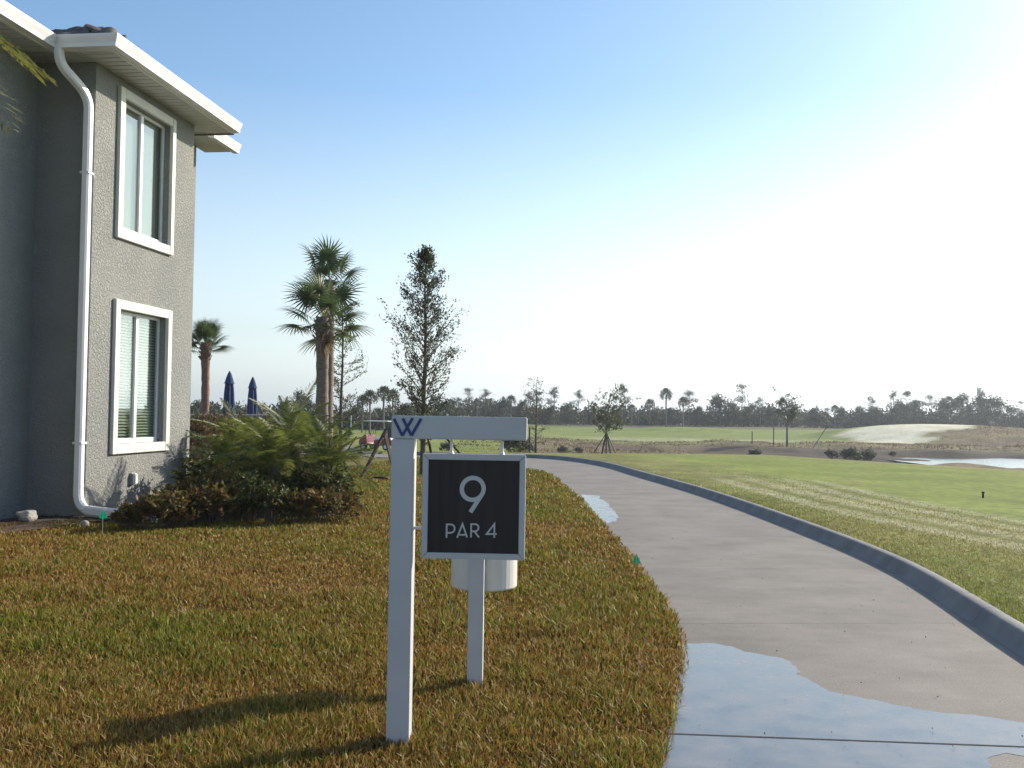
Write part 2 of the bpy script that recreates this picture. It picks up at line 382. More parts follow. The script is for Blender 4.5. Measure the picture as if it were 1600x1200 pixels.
def ground_color(X, Y, dl, dr):
    D = Y; n1 = vnoise(X, Y, .9, 1); n2 = vnoise(X, Y, 3.5, 2); n3 = vnoise(X, Y, .28, 5); n4 = vnoise(X, Y*.35, 2.0, 6); n5 = vnoise(X*.4, Y, 6., 8)
    C = np.tile(G_LAWN, X.shape + (1,))
    left = dl < 0
    C = mixc(C, G_LAWN2, np.where(left, smooth01(12, 24, D + (n2-.5)*8), 0))
    C = mixc(C, lin((.17, .125, .055)), np.where(left, smooth01(.45, .85, n2*.6+n1*.4) * .55 * smooth01(10, 18, D), 0))
    # right side: rough by the kerb then fairway
    rough = mixc(np.tile(G_ROUGH, X.shape + (1,)), lin((.165, .195, .05)), smooth01(.4, .7, n1*.5+n2*.5))
    rough = mixc(rough, lin((.21, .16, .08)), smooth01(.55, .85, n2*.5 + n1*.3 + n3*.2) * .6)
    fair = mixc(np.tile(G_FAIR, X.shape + (1,)), lin((.25, .225, .08)), smooth01(.5, .85, n4*.5+n5*.5) * .6)
    C = np.where(left[..., None], C, rough)
    fmask = np.where(left, 0, smooth01(2.6, 3.6, dr + (n1-.5)*.6))
    far_left = np.where(left, smooth01(40, 44, D), 0)
    C = mixc(C, fair, np.maximum(fmask, far_left))
    d1 = poly_dist(TR1, X, Y); d2 = poly_dist(TR2, X, Y)
    fade = smooth01(33, 20, D) if False else 1 - smooth01(19, 27, D)
    for d in (d1, d2):
        pale = np.exp(-((d - .38) / .22) ** 2) * (.35 + .65 * n3) * fade * np.where(left, 0, 1)
        C = mixc(C, G_PALE, np.clip(pale, 0, 1) * .85)
        C = mixc(C, lin((.13, .14, .035)), np.clip(1 - d / .16, 0, 1) * fade * np.where(left, 0, 1))
    # beyond the crest
    crest = np.interp(np.clip(X / np.maximum(Y, 1), -3, 3), _cu, _cd)
    right_far = smooth01(-2, 3, X)
    brown = smooth01(2, 9, D - crest - 13 + (n2-.5)*6) * (1 - smooth01(92, 99, D + (n5-.5)*8)) * right_far
    bc = mixc(np.tile(G_BROWN, X.shape + (1,)), lin((.20, .165, .09)), smooth01(.4, .7, n5)); bc = mixc(bc, lin((.10, .075, .055)), smooth01(.55, .8, n1*.5+n2*.5) * .7)
    C = mixc(C, bc, brown)
    tanl = np.exp(-((D - crest - 1.0 + (n2-.5)*2) / 2.2) ** 2) * .6 * right_far * smooth01(.12, .2, X / np.maximum(Y, 1))
    C = mixc(C, lin((.26, .21, .10)), tanl)
    pond = smooth01(12, 22, X) * smooth01(62, 72, Y) * (1 - smooth01(83, 89, Y + (n1-.5)*5)); C = mixc(C, G_BANK_SHADE, pond)  # dark brown ditch and pond bank, its backlit shade painted into the colour
    farm = smooth01(95, 101, D + (n5-.5)*6)
    fc = mixc(np.tile(G_FARG, X.shape + (1,)), lin((.2, .21, .08)), smooth01(.4, .8, n5) * .5)
    C = mixc(C, fc, farm)
    pale = np.exp(-((D - 103 + X*.06 + (n5-.5)*4) / 5.0) ** 2) * smooth01(2, 10, X) * (1 - smooth01(26, 44, X))
    C = mixc(C, lin((.33, .32, .19)), pale * .75)
    ex = (X - 46) / 11.5; ey = (Y - 107) / 13.0
    e = ex*ex + ey*ey + (n2-.5)*.25
    diag = smooth01(-1, 3, (X - 44) - (Y - 106) + (n2-.5)*4)
    e = e + 1.5 * diag
    C = mixc(C, G_SAND, (1 - smooth01(.75, 1.05, e)) * (.75 + .25 * n1))
    rb = diag * smooth01(90, 96, Y) * (1 - smooth01(116, 121, Y)) * smooth01(36, 42, X)
    C = mixc(C, bc, rb)
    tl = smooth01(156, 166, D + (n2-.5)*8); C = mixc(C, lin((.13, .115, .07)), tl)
    return C
def build_ground():
    fr = np.arange(-36, 36.01, .15); bk = np.arange(39, 321.1, 3.0)
    ang = np.radians(np.concatenate([fr, bk])); na = len(ang)
    r = [.5]
    while r[-1] < 1500: r.append(r[-1] * 1.016 if r[-1] < 260 else r[-1] * 1.12)
    r = np.array(r); nr = len(r)
    A, RR = np.meshgrid(ang, r); X = RR * np.sin(A); Y = RR * np.cos(A)
    near = RR < 80
    dl = np.where(near, side_dist(LE, X, Y), np.where(X < 0, -50, 50)); dr = np.where(near, side_dist(RE, X, Y), np.where(X < 0, -50, 50))
    Z = hb(X, Y)
    inpath = (dl > .03) & (dr < KERB_W - .02) & near
    right = (dr >= KERB_W - .02) & (dl > 0) & near
    Z = Z + np.where(inpath, -.08, 0) + np.where(right, (KERB_H - .035 + .02 * smooth01(.2, .5, dr)) * (1 - smooth01(2, 7, dr)) * smooth01(-6, -4, X), 0) + np.where(~inpath & ~right, -.006, 0)
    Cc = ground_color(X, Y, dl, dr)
    V = np.stack([X, Y, Z], -1).reshape(-1, 3); Cc = Cc.reshape(-1, 3)
    i, j = np.meshgrid(np.arange(nr - 1), np.arange(na), indexing='ij'); j2 = (j + 1) % na
    a = i*na + j; b = i*na + j2; c = (i+1)*na + j2; d = (i+1)*na + j
    T = np.concatenate([np.stack([a, c, b], -1).reshape(-1, 3), np.stack([a, d, c], -1).reshape(-1, 3)])
    ci = len(V); V = np.vstack([V, [[0, 0, float(hb(0, 0)) - .006]]]); Cc = np.vstack([Cc, Cc[:1]])
    k = np.arange(na); T = np.vstack([T, np.stack([np.full(na, ci), k, (k+1) % na], -1)])
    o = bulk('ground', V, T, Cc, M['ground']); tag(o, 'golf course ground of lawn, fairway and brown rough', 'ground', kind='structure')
    o.data.polygons.foreach_set('use_smooth', [True] * len(o.data.polygons))
build_ground()

# ------------------------------------------------------------------ concrete cart path: slabs and kerb
def at_len(P, S, s): return np.array([np.interp(s, S, P[:, 0]), np.interp(s, S, P[:, 1])])
SL = arclen(LE); SR = arclen(RE)
def nearest_R(p, d):
    """point of the right edge on the normal through left point p"""
    nrm = np.array([d[1], -d[0]]); rel = RE - p; along = np.abs(rel @ d); ok = (rel @ nrm > 0) & (np.linalg.norm(rel, axis=1) < 6)
    k = np.argmin(np.where(ok, along, 1e9)); return min(len(RE) - 1, k + (3 if p[1] < 20 else 0))
# stations through chosen joints on the left edge; right mate chosen by equal progress
def stations():
    # left/right joint positions from the photograph, then regular
    out = []
    sl0 = SL[np.argmin(np.linalg.norm(LE - np.array(gp(1040, 1150)[:2]), axis=1))]
    s = sl0 - 2.6 * 4
    while s < SL[-1] - 1:
        if s > .5:
            p = at_len(LE, SL, s); q = at_len(LE, SL, s + .4); d = (q - p) / np.linalg.norm(q - p)
            out.append((s, nearest_R(p, d)))
        s += 2.6
    return out
ST = stations()
path = empty('cart_path', (0, 0, 0)); tag(path, 'grey concrete cart path of jointed slabs curving left past the sign', 'path', kind='structure')
kerb = empty('kerb', (0, 0, 0)); tag(kerb, 'low concrete kerb along the fairway side of the cart path', 'kerb', kind='structure')
for i in range(len(ST) - 1):
    (s0, k0), (s1, k1) = ST[i], ST[i+1]
    if k1 <= k0: continue
    near_j = lambda s_: .007 if abs(at_len(LE, SL, s_)[1] - 4.8) < 1.2 else .0025
    g0, g1 = near_j(s0), near_j(s1)
    nn = 9; mb = MB(); rows = []
    for t in range(nn):
        f = t / (nn - 1)
        sl = s0 + g0 + (s1 - s0 - g0 - g1) * f; sr = SR[k0] + g0 + (SR[k1] - SR[k0] - g0 - g1) * f
        rows.append((at_len(LE, SL, sl), at_len(RE, SR, sr)))
    nc = 5; base = []
    for (l, r_) in rows:
        for c in range(nc):
            p = l + (r_ - l) * c / (nc - 1); base.append((p[0], p[1], float(hb(p[0], p[1]))))
    N = len(base); mb.v = base + [(x, y, z - .1) for x, y, z in base]
    for t in range(nn - 1):
        for c in range(nc - 1):
            a = t*nc + c; mb.f.append((a, a+1, a+1+nc, a+nc))
    ring = [c for c in range(nc)] + [t*nc + nc-1 for t in range(1, nn)] + [(nn-1)*nc + c for c in reversed(range(nc-1))] + [t*nc for t in reversed(range(1, nn-1))]
    for a, b in zip(ring, ring[1:] + ring[:1]): mb.f.append((a, a+N, b+N, b))
    mb.build('slab', M['concrete'], path)
    if RE[k1][0] < -4.5: continue
    # kerb section: rounded profile swept along the right edge
    mb = MB(); prof = [(-.045, -.1), (-.04, .003), (-.02, .012), (.005, .04), (.035, .088), (.05, .106), (.07, .116), (.13, KERB_H), (.15, .112), (.15, -.1)]
    m_ = 9; np_ = len(prof)
    for t in range(m_):
        sr = SR[k0] + .004 + (SR[k1] - SR[k0] - .008) * t / (m_ - 1)
        p = at_len(RE, SR, sr); q = at_len(RE, SR, sr + .15); p_ = at_len(RE, SR, sr - .15); d = (q - p_) / max(np.linalg.norm(q - p_), 1e-6); n_ = np.array([d[1], -d[0]])
        z = float(hb(*p))
        for (o_, h_) in prof: mb.v.append((p[0] + n_[0]*o_, p[1] + n_[1]*o_, z + h_))
    for t in range(m_ - 1):
        for c in range(np_ - 1):
            a = t*np_ + c; mb.f.append((a, a+1, a+1+np_, a+np_))
    mb.f.append(tuple(range(np_))); mb.f.append(tuple(reversed([(m_-1)*np_ + c for c in range(np_)])))
    ks = mb.build('kerb_section', M['kerb'], kerb, smooth=True); ks.data.set_sharp_from_angle(angle=R(60))
# branch of the path where the cart is parked
mb = MB()
bp = [(np.array([-6.2, 36.2]), 3.0), (np.array([-8.2, 42]), 3.2), (np.array([-9.6, 52]), 4.5), (np.array([-11.2, 60]), 7.0), (np.array([-14.5, 70]), 6.0), (np.array([-21, 84]), 5.0)]
bc_ = densify([b[0] for b in bp], 1.0); bw = np.interp(np.linspace(0, 1, len(bc_)), np.linspace(0, 1, len(bp)), [b[1] for b in bp])
for k, p in enumerate(bc_):
    for sx in (-.5, .5):
        x = p[0] + sx * bw[k]; mb.v.append((x, p[1], float(hb(x, p[1])) + .03))
for k in range(len(bc_) - 1): mb.f.append((2*k, 2*k+1, 2*k+3, 2*k+2))
o = mb.build('service_path', M['concrete']); tag(o, 'pale concrete side path beneath the parked golf cart', 'path', kind='structure')
# puddles: thin water films on the slabs
def puddle(P, label, amp, z=.0015):
    """P: list of (point, jitter) world points; edges whose both ends have jitter 0 stay straight"""
    out = []
    for (a, ja), (b, jb) in zip(P, P[1:] + P[:1]):
        a = np.array(a, float); b = np.array(b, float); L = np.linalg.norm(b - a); n = max(2, int(L / .02)); am = amp * (ja and jb)
        for k in range(n):
            t = k / n; q = a + (b - a) * t
            q = q + am * (np.array([vnoise(q[0]+50, q[1]+50, .16, 11), vnoise(q[0]+80, q[1]+50, .2, 12)]) - .5) * 2 + am*.5*(np.array([vnoise(q[0]+50, q[1]+50, .045, 13), vnoise(q[0]+80, q[1]+50, .045, 14)]) - .5) * 2
            out.append(q)
    me = bpy.data.meshes.new('puddle'); me.from_pydata([(x, y, float(hb(x, y)) + z) for x, y in out], [], [tuple(range(len(out)))])
    import bmesh
    bm = bmesh.new(); bm.from_mesh(me); bmesh.ops.triangulate(bm, faces=bm.faces); bmesh.ops.recalc_face_normals(bm, faces=bm.faces); bm.to_mesh(me); bm.free()
    if me.polygons and me.polygons[0].normal.z < 0: me.flip_normals()
    o = link('puddle', me, M['puddle']); tag(o, label, 'puddle', kind='structure'); return o
def G(px, j=1): return [(tuple(gp(*p)[:2]), j) for p in px]
_js = min(ST, key=lambda s_: abs(at_len(LE, SL, s_[0])[1] - gp(1040, 1150).y)); JL = at_len(LE, SL, _js[0]); JR = RE[_js[1]]; JD = (JR - JL) / np.linalg.norm(JR - JL); JN = np.array([-JD[1], JD[0]])
def jp(t, o_): return (tuple(JL + (JR - JL) * t + JN * o_), 0)
puddle(G([(1063,1006),(1120,1008),(1225,1032),(1255,1055),(1300,1080),(1370,1098),(1440,1112),(1540,1122),(1620,1136)]) + [jp(.97, .012), jp(.004, .012)] + G([(1052,1090)]), 'wet film of water across the near slab of the cart path', .035)
def jq(t, o_): return (jp(t, o_)[0], 1)
puddle([jp(.004, -.012), jp(.97, -.012), jq(.97, -.3), jq(.96, -1.5), jq(.8, -1.5), jq(.74, -.5), (jp(.70, -.2)[0], 1), jq(.65, -.12), jq(.60, -.2), jq(.55, -.6), jq(.5, -1.5)] + [(tuple(at_len(LE, SL, _js[0] - o_) + JD*.015), 0) for o_ in (1.5, 1.0, .5, .2)], 'wet film of water on the slab below the path joint', .03)
puddle(G([(908,773),(935,775),(938,780),(950,786),(953,793),(962,800),(967,813),(950,818),(943,822),(925,800)]), 'small bright puddle at the lawn edge of the path', .03)
# pond
th = np.linspace(0, 2*math.pi, 40, endpoint=False)
me = bpy.data.meshes.new('pond'); me.from_pydata([(27.5, 45, -1.52), (90, 45, -1.52), (90, 83, -1.52), (27.5, 83, -1.52)], [], [(0, 1, 2, 3)])
tag(link('pond', me, M['water']), 'pale pond below the brown bank beside the fairway', 'pond', kind='structure')
# ------------------------------------------------------------------ house
HA = gp(132, 812); HROT = -math.atan(200 / FPX)
house = empty('house', (HA.x, HA.y, 0), HROT)
tag(house, 'two storey grey stucco house with white trimmed windows and white gutters', 'house')
HM = Matrix.Translation((HA.x, HA.y, 0)) @ Matrix.Rotation(HROT, 4, 'Z'); HMI = HM.inverted()
def wall_hit(px, py, x=0.0):
    """pixel -> local (y, z) on the house wall plane x = const"""
    o = HMI @ Vector((0, 0, EYE)); d = HMI.to_3x3() @ ray(px, py); t = (x - o.x) / d.x; p = o + d * t; return p.y, p.z
EZ = wall_hit(140, 88)[1]                       # soffit height
WL = wall_hit(299, 400)[0]                      # length of the main wall
REC = .83; OV = .5
def rect(cs):
    ys, zs = zip(*[wall_hit(*c, x=.03) for c in cs]); ys = sorted(ys); zs = sorted(zs)
    return (ys[0]+ys[1])/2, (ys[2]+ys[3])/2, (zs[0]+zs[1])/2, (zs[2]+zs[3])/2
WIN = [rect([(177,464.5),(266,486.5),(264,704),(176,709)]), rect([(188.5,135),(274,187.5),(269,399),(180.5,370.5)])]
TW = .13
holes = [(a+TW, b-TW, c+TW*1.05, d-TW) for a, b, c, d in WIN]
# main wall (x = 0) with two window openings
mb = MB(); zc = sorted({-.2, EZ} | {h[2] for h in holes} | {h[3] for h in holes}); y0h, y1h = holes[0][0], holes[0][1]
for k in range(len(holes)):
    holes[k] = (y0h, y1h, holes[k][2], holes[k][3])
zc = sorted({-.2, EZ} | {h[2] for h in holes} | {h[3] for h in holes})
def q(mb, *p): mb.add(p, [tuple(range(len(p)))])
for za, zb in zip(zc, zc[1:]):
    isw = any(abs(h[2]-za) < 1e-6 for h in holes)
    q(mb, (0,0,za),(0,y0h,za),(0,y0h,zb),(0,0,zb)); q(mb, (0,y1h,za),(0,WL,za),(0,WL,zb),(0,y1h,zb))
    if not isw: q(mb, (0,y0h,za),(0,y1h,za),(0,y1h,zb),(0,y0h,zb))
for h in holes:
    a, b, c, d = h; D_ = -.16
    for p0, p1 in (((a,c),(b,c)), ((b,c),(b,d)), ((b,d),(a,d)), ((a,d),(a,c))):
        q(mb, (0,p0[0],p0[1]), (0,p1[0],p1[1]), (D_,p1[0],p1[1]), (D_,p0[0],p0[1]))
q(mb, (-REC,0,-.2),(0,0,-.2),(0,0,EZ),(-REC,0,EZ))                   # return wall facing the camera
q(mb, (0,WL,-.2),(-.55,WL,-.2),(-.55,WL,EZ),(0,WL,EZ))
q(mb, (-.55,WL,-.2),(-.55,WL+1.3,-.2),(-.55,WL+1.3,EZ),(-.55,WL,EZ))
q(mb, (-.55,WL+1.3,-.2),(-9,WL+1.3,-.2),(-9,WL+1.3,EZ),(-.55,WL+1.3,EZ))
q(mb, (-REC,-8,-.2),(-REC,0,-.2),(-REC,0,EZ),(-REC,-8,EZ))
q(mb, (-9,-8,-.2),(-REC,-8,-.2),(-REC,-8,EZ),(-9,-8,EZ)); q(mb, (-9,-8,-.2),(-9,WL+1.3,-.2),(-9,WL+1.3,EZ),(-9,-8,EZ))
me = bpy.data.meshes.new('wall'); me.from_pydata(mb.v, [], mb.f); me.materials.append(M['stucco']); link('wall', me, None, house)
def window(k):
    a, b, c, d = WIN[k]; ha, hb_, hc, hd = holes[k]
    fr = MB(); T0 = .055
    fr.box((.001, a, c), (T0, ha, d)); fr.box((.001, hb_, c), (T0, b, d)); fr.box((.001, ha, c), (T0 - .002, hb_, hc)); fr.box((.001, ha, hd), (T0 - .002, hb_, d))
    w_ = fr.build('window', M['trim'], house, bevel=.006)
    s = MB(); f = .045; x0, x1 = -.13, -.085
    s.box((x0, ha, hc), (x1, ha+f, hd)); s.box((x0, hb_-f, hc), (x1, hb_, hd)); s.box((x0, ha+f, hc), (x1-.001, hb_-f, hc+f*1.6)); s.box((x0, ha+f, hd-f), (x1-.001, hb_-f, hd))
    s.build('sash_frame', M['gutter'], w_, bevel=.004)
    ym = (ha + hb_) / 2; z0, z1 = hc + f*1.6, hd - f
    MB().box((-.128, ym-.04, z0), (-.075, ym+.04, z1)).build('mullion', M['gutter'], w_, bevel=.004)
    MB().box((-.112, ha+f, z0), (-.106, ym-.04, z1)).build('pane', M['glass'], w_)
    MB().box((-.112, ym+.04, z0), (-.106, hb_-f, z1)).build('pane', M['glass'], w_)
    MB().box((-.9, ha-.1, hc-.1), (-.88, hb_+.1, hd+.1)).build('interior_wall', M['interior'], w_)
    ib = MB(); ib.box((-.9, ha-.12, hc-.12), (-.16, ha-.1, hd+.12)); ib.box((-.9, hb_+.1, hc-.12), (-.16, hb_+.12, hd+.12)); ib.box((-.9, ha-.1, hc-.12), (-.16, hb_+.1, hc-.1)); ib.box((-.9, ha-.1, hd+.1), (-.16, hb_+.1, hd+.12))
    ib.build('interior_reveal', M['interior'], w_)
    # blinds
    sm = MB(); tilt = R(-32) if k == 0 else R(-74)
    wx = .025 * math.cos(tilt); wz = .025 * math.sin(tilt)
    sm.add([(-wx, ha+.01, -wz), (wx, ha+.01, wz), (wx, hb_-.01, wz), (-wx, hb_-.01, -wz), (-wx, ha+.01, -wz+.003), (wx, ha+.01, wz+.003), (wx, hb_-.01, wz+.003), (-wx, hb_-.01, -wz+.003)],
           [(0,3,2,1),(4,5,6,7),(0,1,5,4),(1,2,6,5),(2,3,7,6),(3,0,4,7)])
    sme = sm.mesh('blind_slat', M['blind'] if k == 0 else M['curtain']); z = hc + .03
    while z < hd - .03:
        o = link('blind_slat', sme, None, w_); o.location = (-.165, 0, z); z += .044
    return w_
window(0); window(1)
# gutter, fascia and soffit swept round the eaves
def sweep(path_pts, prof, closed=False):
    P = [np.array(p, float) for p in path_pts]; mb = MB(); n = len(prof)
    for i, p in enumerate(P):
        d0 = (p - P[i-1]) if i else (P[1] - p); d1 = (P[i+1] - p) if i < len(P)-1 else d0
        d0 = d0/np.linalg.norm(d0); d1 = d1/np.linalg.norm(d1); n0 = np.array([d0[1], -d0[0]]); n1 = np.array([d1[1], -d1[0]])
        nn = (n0 + n1); nn = nn / (nn @ n0) if abs(nn @ n0) > 1e-6 else n0
        for (o_, z) in prof: mb.v.append((p[0] + nn[0]*o_, p[1] + nn[1]*o_, z))
    for i in range(len(P) - 1):
        for c in range(n):
            a = i*n + c; b = i*n + (c+1) % n; mb.f.append((a, b, b+n, a+n))
    mb.f.append(tuple(range(n))); mb.f.append(tuple(reversed([(len(P)-1)*n + c for c in range(n)])))
    return mb
wallp = [(-REC, -8), (-REC, 0), (0, 0), (0, WL)]                      # travelling with outside on the right
gprof = [(OV-.02, EZ-.02), (OV+.085, EZ-.02), (OV+.09, EZ+.03), (OV+.115, EZ+.085), (OV+.125, EZ+.115), (OV+.125, EZ+.135), (OV+.105, EZ+.135), (OV+.1, EZ+.11), (OV+.03, EZ+.11), (OV-.02, EZ+.11)]
wp2 = [(-REC, -8), (-REC, 0), (0, 0), (0, WL + OV - .02)]
sweep(wp2, gprof).build('gutter', M['gutter'], house)
sweep(wp2, [(OV-.06, EZ-.03), (OV-.022, EZ-.03), (OV-.022, EZ+.19), (OV-.06, EZ+.19)]).build('fascia', M['gutter'], house)
wp3 = [(-.55, WL + OV + .2), (-.55, WL + 1.3 + OV)]
sweep(wp3, [(o_, z - .0) for o_, z in gprof]).build('gutter', M['gutter'], house)
# soffit boards: grooved strips as separate boards under the main eave, plain sheet round the rest
bd = MB().box((0.001, 0, EZ-.02), (OV-.06, .128, EZ)).mesh('soffit_board', M['soffit'], bevel=.003)
y = -OV + .06; k = 0
while y < WL + OV - .1:
    o = link('soffit_board', bd, None, house); o.location = (0, y, .001 * (k % 2)); y += .15; k += 1
bd2 = MB().box((0, -OV+.06, EZ-.012), (.094, -.001, EZ)).mesh('soffit_board', M['soffit'], bevel=.003)
x = -REC + .02
while x < -.09:
    o = link('soffit_board', bd2, None, house); o.location = (x, 0, 0); x += .1
bd3 = MB().box((-REC+.001, 0, EZ-.012), (-REC+OV-.06, .128, EZ)).mesh('soffit_board', M['soffit'], bevel=.003)
y = -6.0
while y < -.09:
    o = link('soffit_board', bd3, None, house); o.location = (0, y, 0); y += .15
sf = MB(); sf.box((-REC-.2, -8, EZ+.001), (OV-.03-REC, 0, EZ+.02)); sf.box((-REC-.1, -OV+.03, EZ+.0215), (OV-.03, 0.2, EZ+.04)); sf.box((-.2, 0.205, EZ+.002), (OV-.03, WL+OV-.03, EZ+.0205))
sf.box((-.6, WL+.02, EZ+.003), (-.55+OV-.03, WL+1.3+OV-.03, EZ+.03)); sf.box((.0, WL+.001, EZ-.015), (OV-.06, WL+OV-.03, EZ-.013)); sf.box((-.5, WL+OV-.03, EZ-.02), (OV+.0, WL+OV-.005, EZ+.18))
sf.build('soffit_sheet', M['soffit'], house)
# roof: hipped planes and tiles
S = .42; zr = EZ + .10
rf = MB(); E = OV - .02; D_ = 4.0
q(rf, (E, -E, zr), (E, WL+E, zr), (E-D_, WL+E, zr+S*D_), (E-D_, -E+D_, zr+S*D_))
q(rf, (-REC+E, -E, zr), (E, -E, zr), (E-D_, -E+D_, zr+S*D_), (-REC+E-D_, -E+D_, zr+S*D_))
q(rf, (-REC+E, -8, zr), (-REC+E, -E, zr), (-REC+E-D_, -E+D_, zr+S*D_), (-REC+E-D_, -8, zr+S*D_))
q(rf, (-.55+E, WL, zr-.003), (-.55+E, WL+1.3+E, zr-.003), (-.55+E-D_, WL+1.3+E-D_, zr+S*D_-.003), (-.55+E-D_, WL, zr+S*D_-.003))
q(rf, (-.55+E, WL+1.3+E, zr-.003), (-9, WL+1.3+E, zr-.003), (-9, WL+1.3+E-D_, zr+S*D_-.003), (-.55+E-D_, WL+1.3+E-D_, zr+S*D_-.003))
q(rf, (E-D_, WL+E, zr+S*D_), (E, WL+E, zr), (E, WL+E, zr-.15), (E-D_, WL+E, zr-.15))
roof = rf.build('roof', M['roof'], house)
tm = MB(); n = 9; Wt = .3; Lt = .44       # one S-shaped tile: x across, y up the slope
for r_ in (0, 1):
    for th_ in (0, .022):
        for i in range(n):
            u = i/(n-1); zz = .055*math.sin(u*2*math.pi)*(1 if u < .5 else .45) + .02
            tm.v.append((u*Wt, r_*Lt, zz + th_ + (.03 if r_ == 0 else 0)))
for i in range(n-1):
    a, b, c, d = i, n+i, 2*n+i, 3*n+i
    tm.f += [(b, b+1, d+1, d), (a, c, c+1, a+1), (a, a+1, b+1, b)]
tme = tm.mesh('roof_tile', M['roof'], smooth=True)
sl = math.atan(S)
def tiles(x0, y0, dx, dy, count, rows, ang, trim=0):
    for r_ in range(rows):
        for i in range(count):
            if trim and (i < r_*1.3*trim[0] or i > count - 1 - r_*1.3*trim[1]): continue
            o = link('roof_tile', tme, None, roof); up = r_ * .38
            o.rotation_euler = (sl, 0, ang)
            nx, ny = -math.sin(ang), math.cos(ang)
            o.location = (x0 + dx*i*Wt + nx*up*math.cos(sl), y0 + dy*i*Wt + ny*up*math.cos(sl), zr + .012 + up*math.sin(sl) + random.uniform(-.004, .004))
for r_ in range(5):
    up = .38*r_*math.cos(sl)
    for i in range(4):
        o = link('roof_tile', tme, None, roof); o.rotation_euler = (sl, 0, 0); o.location = (OV-.36 - up - i*Wt*.93, -OV + .08 + up, zr + .02 + .38*r_*math.sin(sl))
tiles(OV-.07, -OV+.08, 0, 1, int((WL+2*OV)/Wt), 3, math.pi/2, (.9, 0))
tiles(-REC+OV-.07, -6.5, 0, 1, 19, 2, math.pi/2)
tiles(-.55+OV-.07, WL+OV+.3, 0, 1, 4, 3, math.pi/2, (0, .9))
hc_ = MB()
for r_ in (0, 1):
    for i in range(7):
        a = math.pi*i/6; hc_.v.append((.11*math.cos(a), r_*.42, .10*math.sin(a) + (.03 if r_ == 0 else 0)))
for i in range(6): hc_.f.append((i, i+1, i+8, i+7))
hc_.f.append(tuple(range(7)))
hme = hc_.mesh('hip_tile', M['roof'], smooth=True)
for r_ in range(5):
    o = link('hip_tile', hme, None, roof); o.rotation_euler = (math.atan(S/1.414), 0, math.pi/4); t = r_*.26
    o.location = (OV-.09 - t, -OV + .09 + t, zr + .06 + S*t)
# downspout with offset elbow and a kicked-out foot along the wall
def rect_tube(pts, wd, dp, name):
    mb = MB()
    for i, p in enumerate(pts):
        p = Vector(p); d = (Vector(pts[min(i+1, len(pts)-1)]) - Vector(pts[max(i-1, 0)])).normalized()
        a = Vector((0, 1, 0)) if abs(d.y) < .7 or True else Vector((1, 0, 0))
        b = d.cross(Vector((1, 0, 0)))
        if b.length < .3: b = d.cross(Vector((0, 1, 0)))
        b.normalize(); a = b.cross(d)
        for (i_, j_) in ((-1,-.6),(-.6,-1),(.6,-1),(1,-.6),(1,.6),(.6,1),(-.6,1),(-1,.6)): mb.v.append(p + a*dp/2*i_ + b*wd/2*j_)
    for i in range(len(pts)-1):
        for c in range(8): mb.f.append((i*8+c, i*8+(c+1) % 8, i*8+8+(c+1) % 8, i*8+8+c))
    mb.f.append(tuple(range(8))); mb.f.append(tuple(reversed(range((len(pts)-1)*8, len(pts)*8))))
    return mb
def arc(p0, p1, p2, n=6):
    p0, p1, p2 = Vector(p0), Vector(p1), Vector(p2); return [p0*(1-t)**2 + p1*2*t*(1-t) + p2*t*t for t in np.linspace(0, 1, n)]
yb = -.075
top = [(-.22, -OV-.03, EZ-.02), (-.22, -OV-.03, EZ-.06)]
pts = top + arc((-.22, -OV-.03, EZ-.08), (-.22, -OV-.03, EZ-.22), (-.15, -.36, EZ-.32)) + arc((-.10, -.2, EZ-.42), (-.055, yb, EZ-.53), (-.055, yb, EZ-.68))
pts += [(-.055, yb, 3.0), (-.055, yb, .42)]
o = rect_tube(pts, .125, .105, 'd').build('downspout', M['gutter'], house)
foot_p = [(-.055, yb, .47)] + arc((-.055, yb, .40), (-.055, yb-.01, .13), (.16, yb-.03, .12), 8) + [(.5, yb-.06, .1), (1.15, yb-.12, .055)]
o2 = rect_tube(foot_p, .129, .109, 'd').build('downspout_foot', M['gutter'], house)
for zz in (4.6, 1.0):
    MB().box((-.119, yb-.068, zz), (.009, -.001, zz+.03)).build('downspout_strap', M['gutter'], house)
# outlet box on the wall
yy, zz = wall_hit(205, 748)
b_ = MB().box((.001, yy-.055, zz-.09), (.035, yy+.055, zz+.09)).build('outlet_box', M['tan_cloth'], house, bevel=.008)
MB().box((.036, yy-.045, zz-.075), (.085, yy+.045, zz+.08)).build('outlet_cover', M['gutter'], b_, bevel=.012)
# mulch bed round the house foot
def blob_sheet(name, pts, zf, material, label, cat, kind, n=18):
    P = [np.array(p) for p in pts]; cx = sum(P)/len(P); D = densify(P + [P[0]], .12); mb = MB(); m_ = len(D)
    mb.v = []
    rings = 7
    for r_ in range(rings):
        f = 1 - r_/rings
        for p in D:
            qq = cx + (p - cx)*f; e = min(1, (1-f)*6)
            mb.v.append((qq[0], qq[1], float(hb(*qq)) - .004 + zf*e*(.4 + 1.1*float(vnoise(qq[0]+9, qq[1]+9, .09, 21)))))
    for r_ in range(rings-1):
        for c in range(m_): mb.f.append((r_*m_+c, r_*m_+(c+1) % m_, (r_+1)*m_+(c+1) % m_, (r_+1)*m_+c))
    mb.f.append(tuple((rings-1)*m_ + c for c in range(m_)))
    o = mb.build(name, material); tag(o, label, cat, kind=kind); return o
def HL(x, y): v = HM @ Vector((x, y, 0)); return (v.x, v.y)
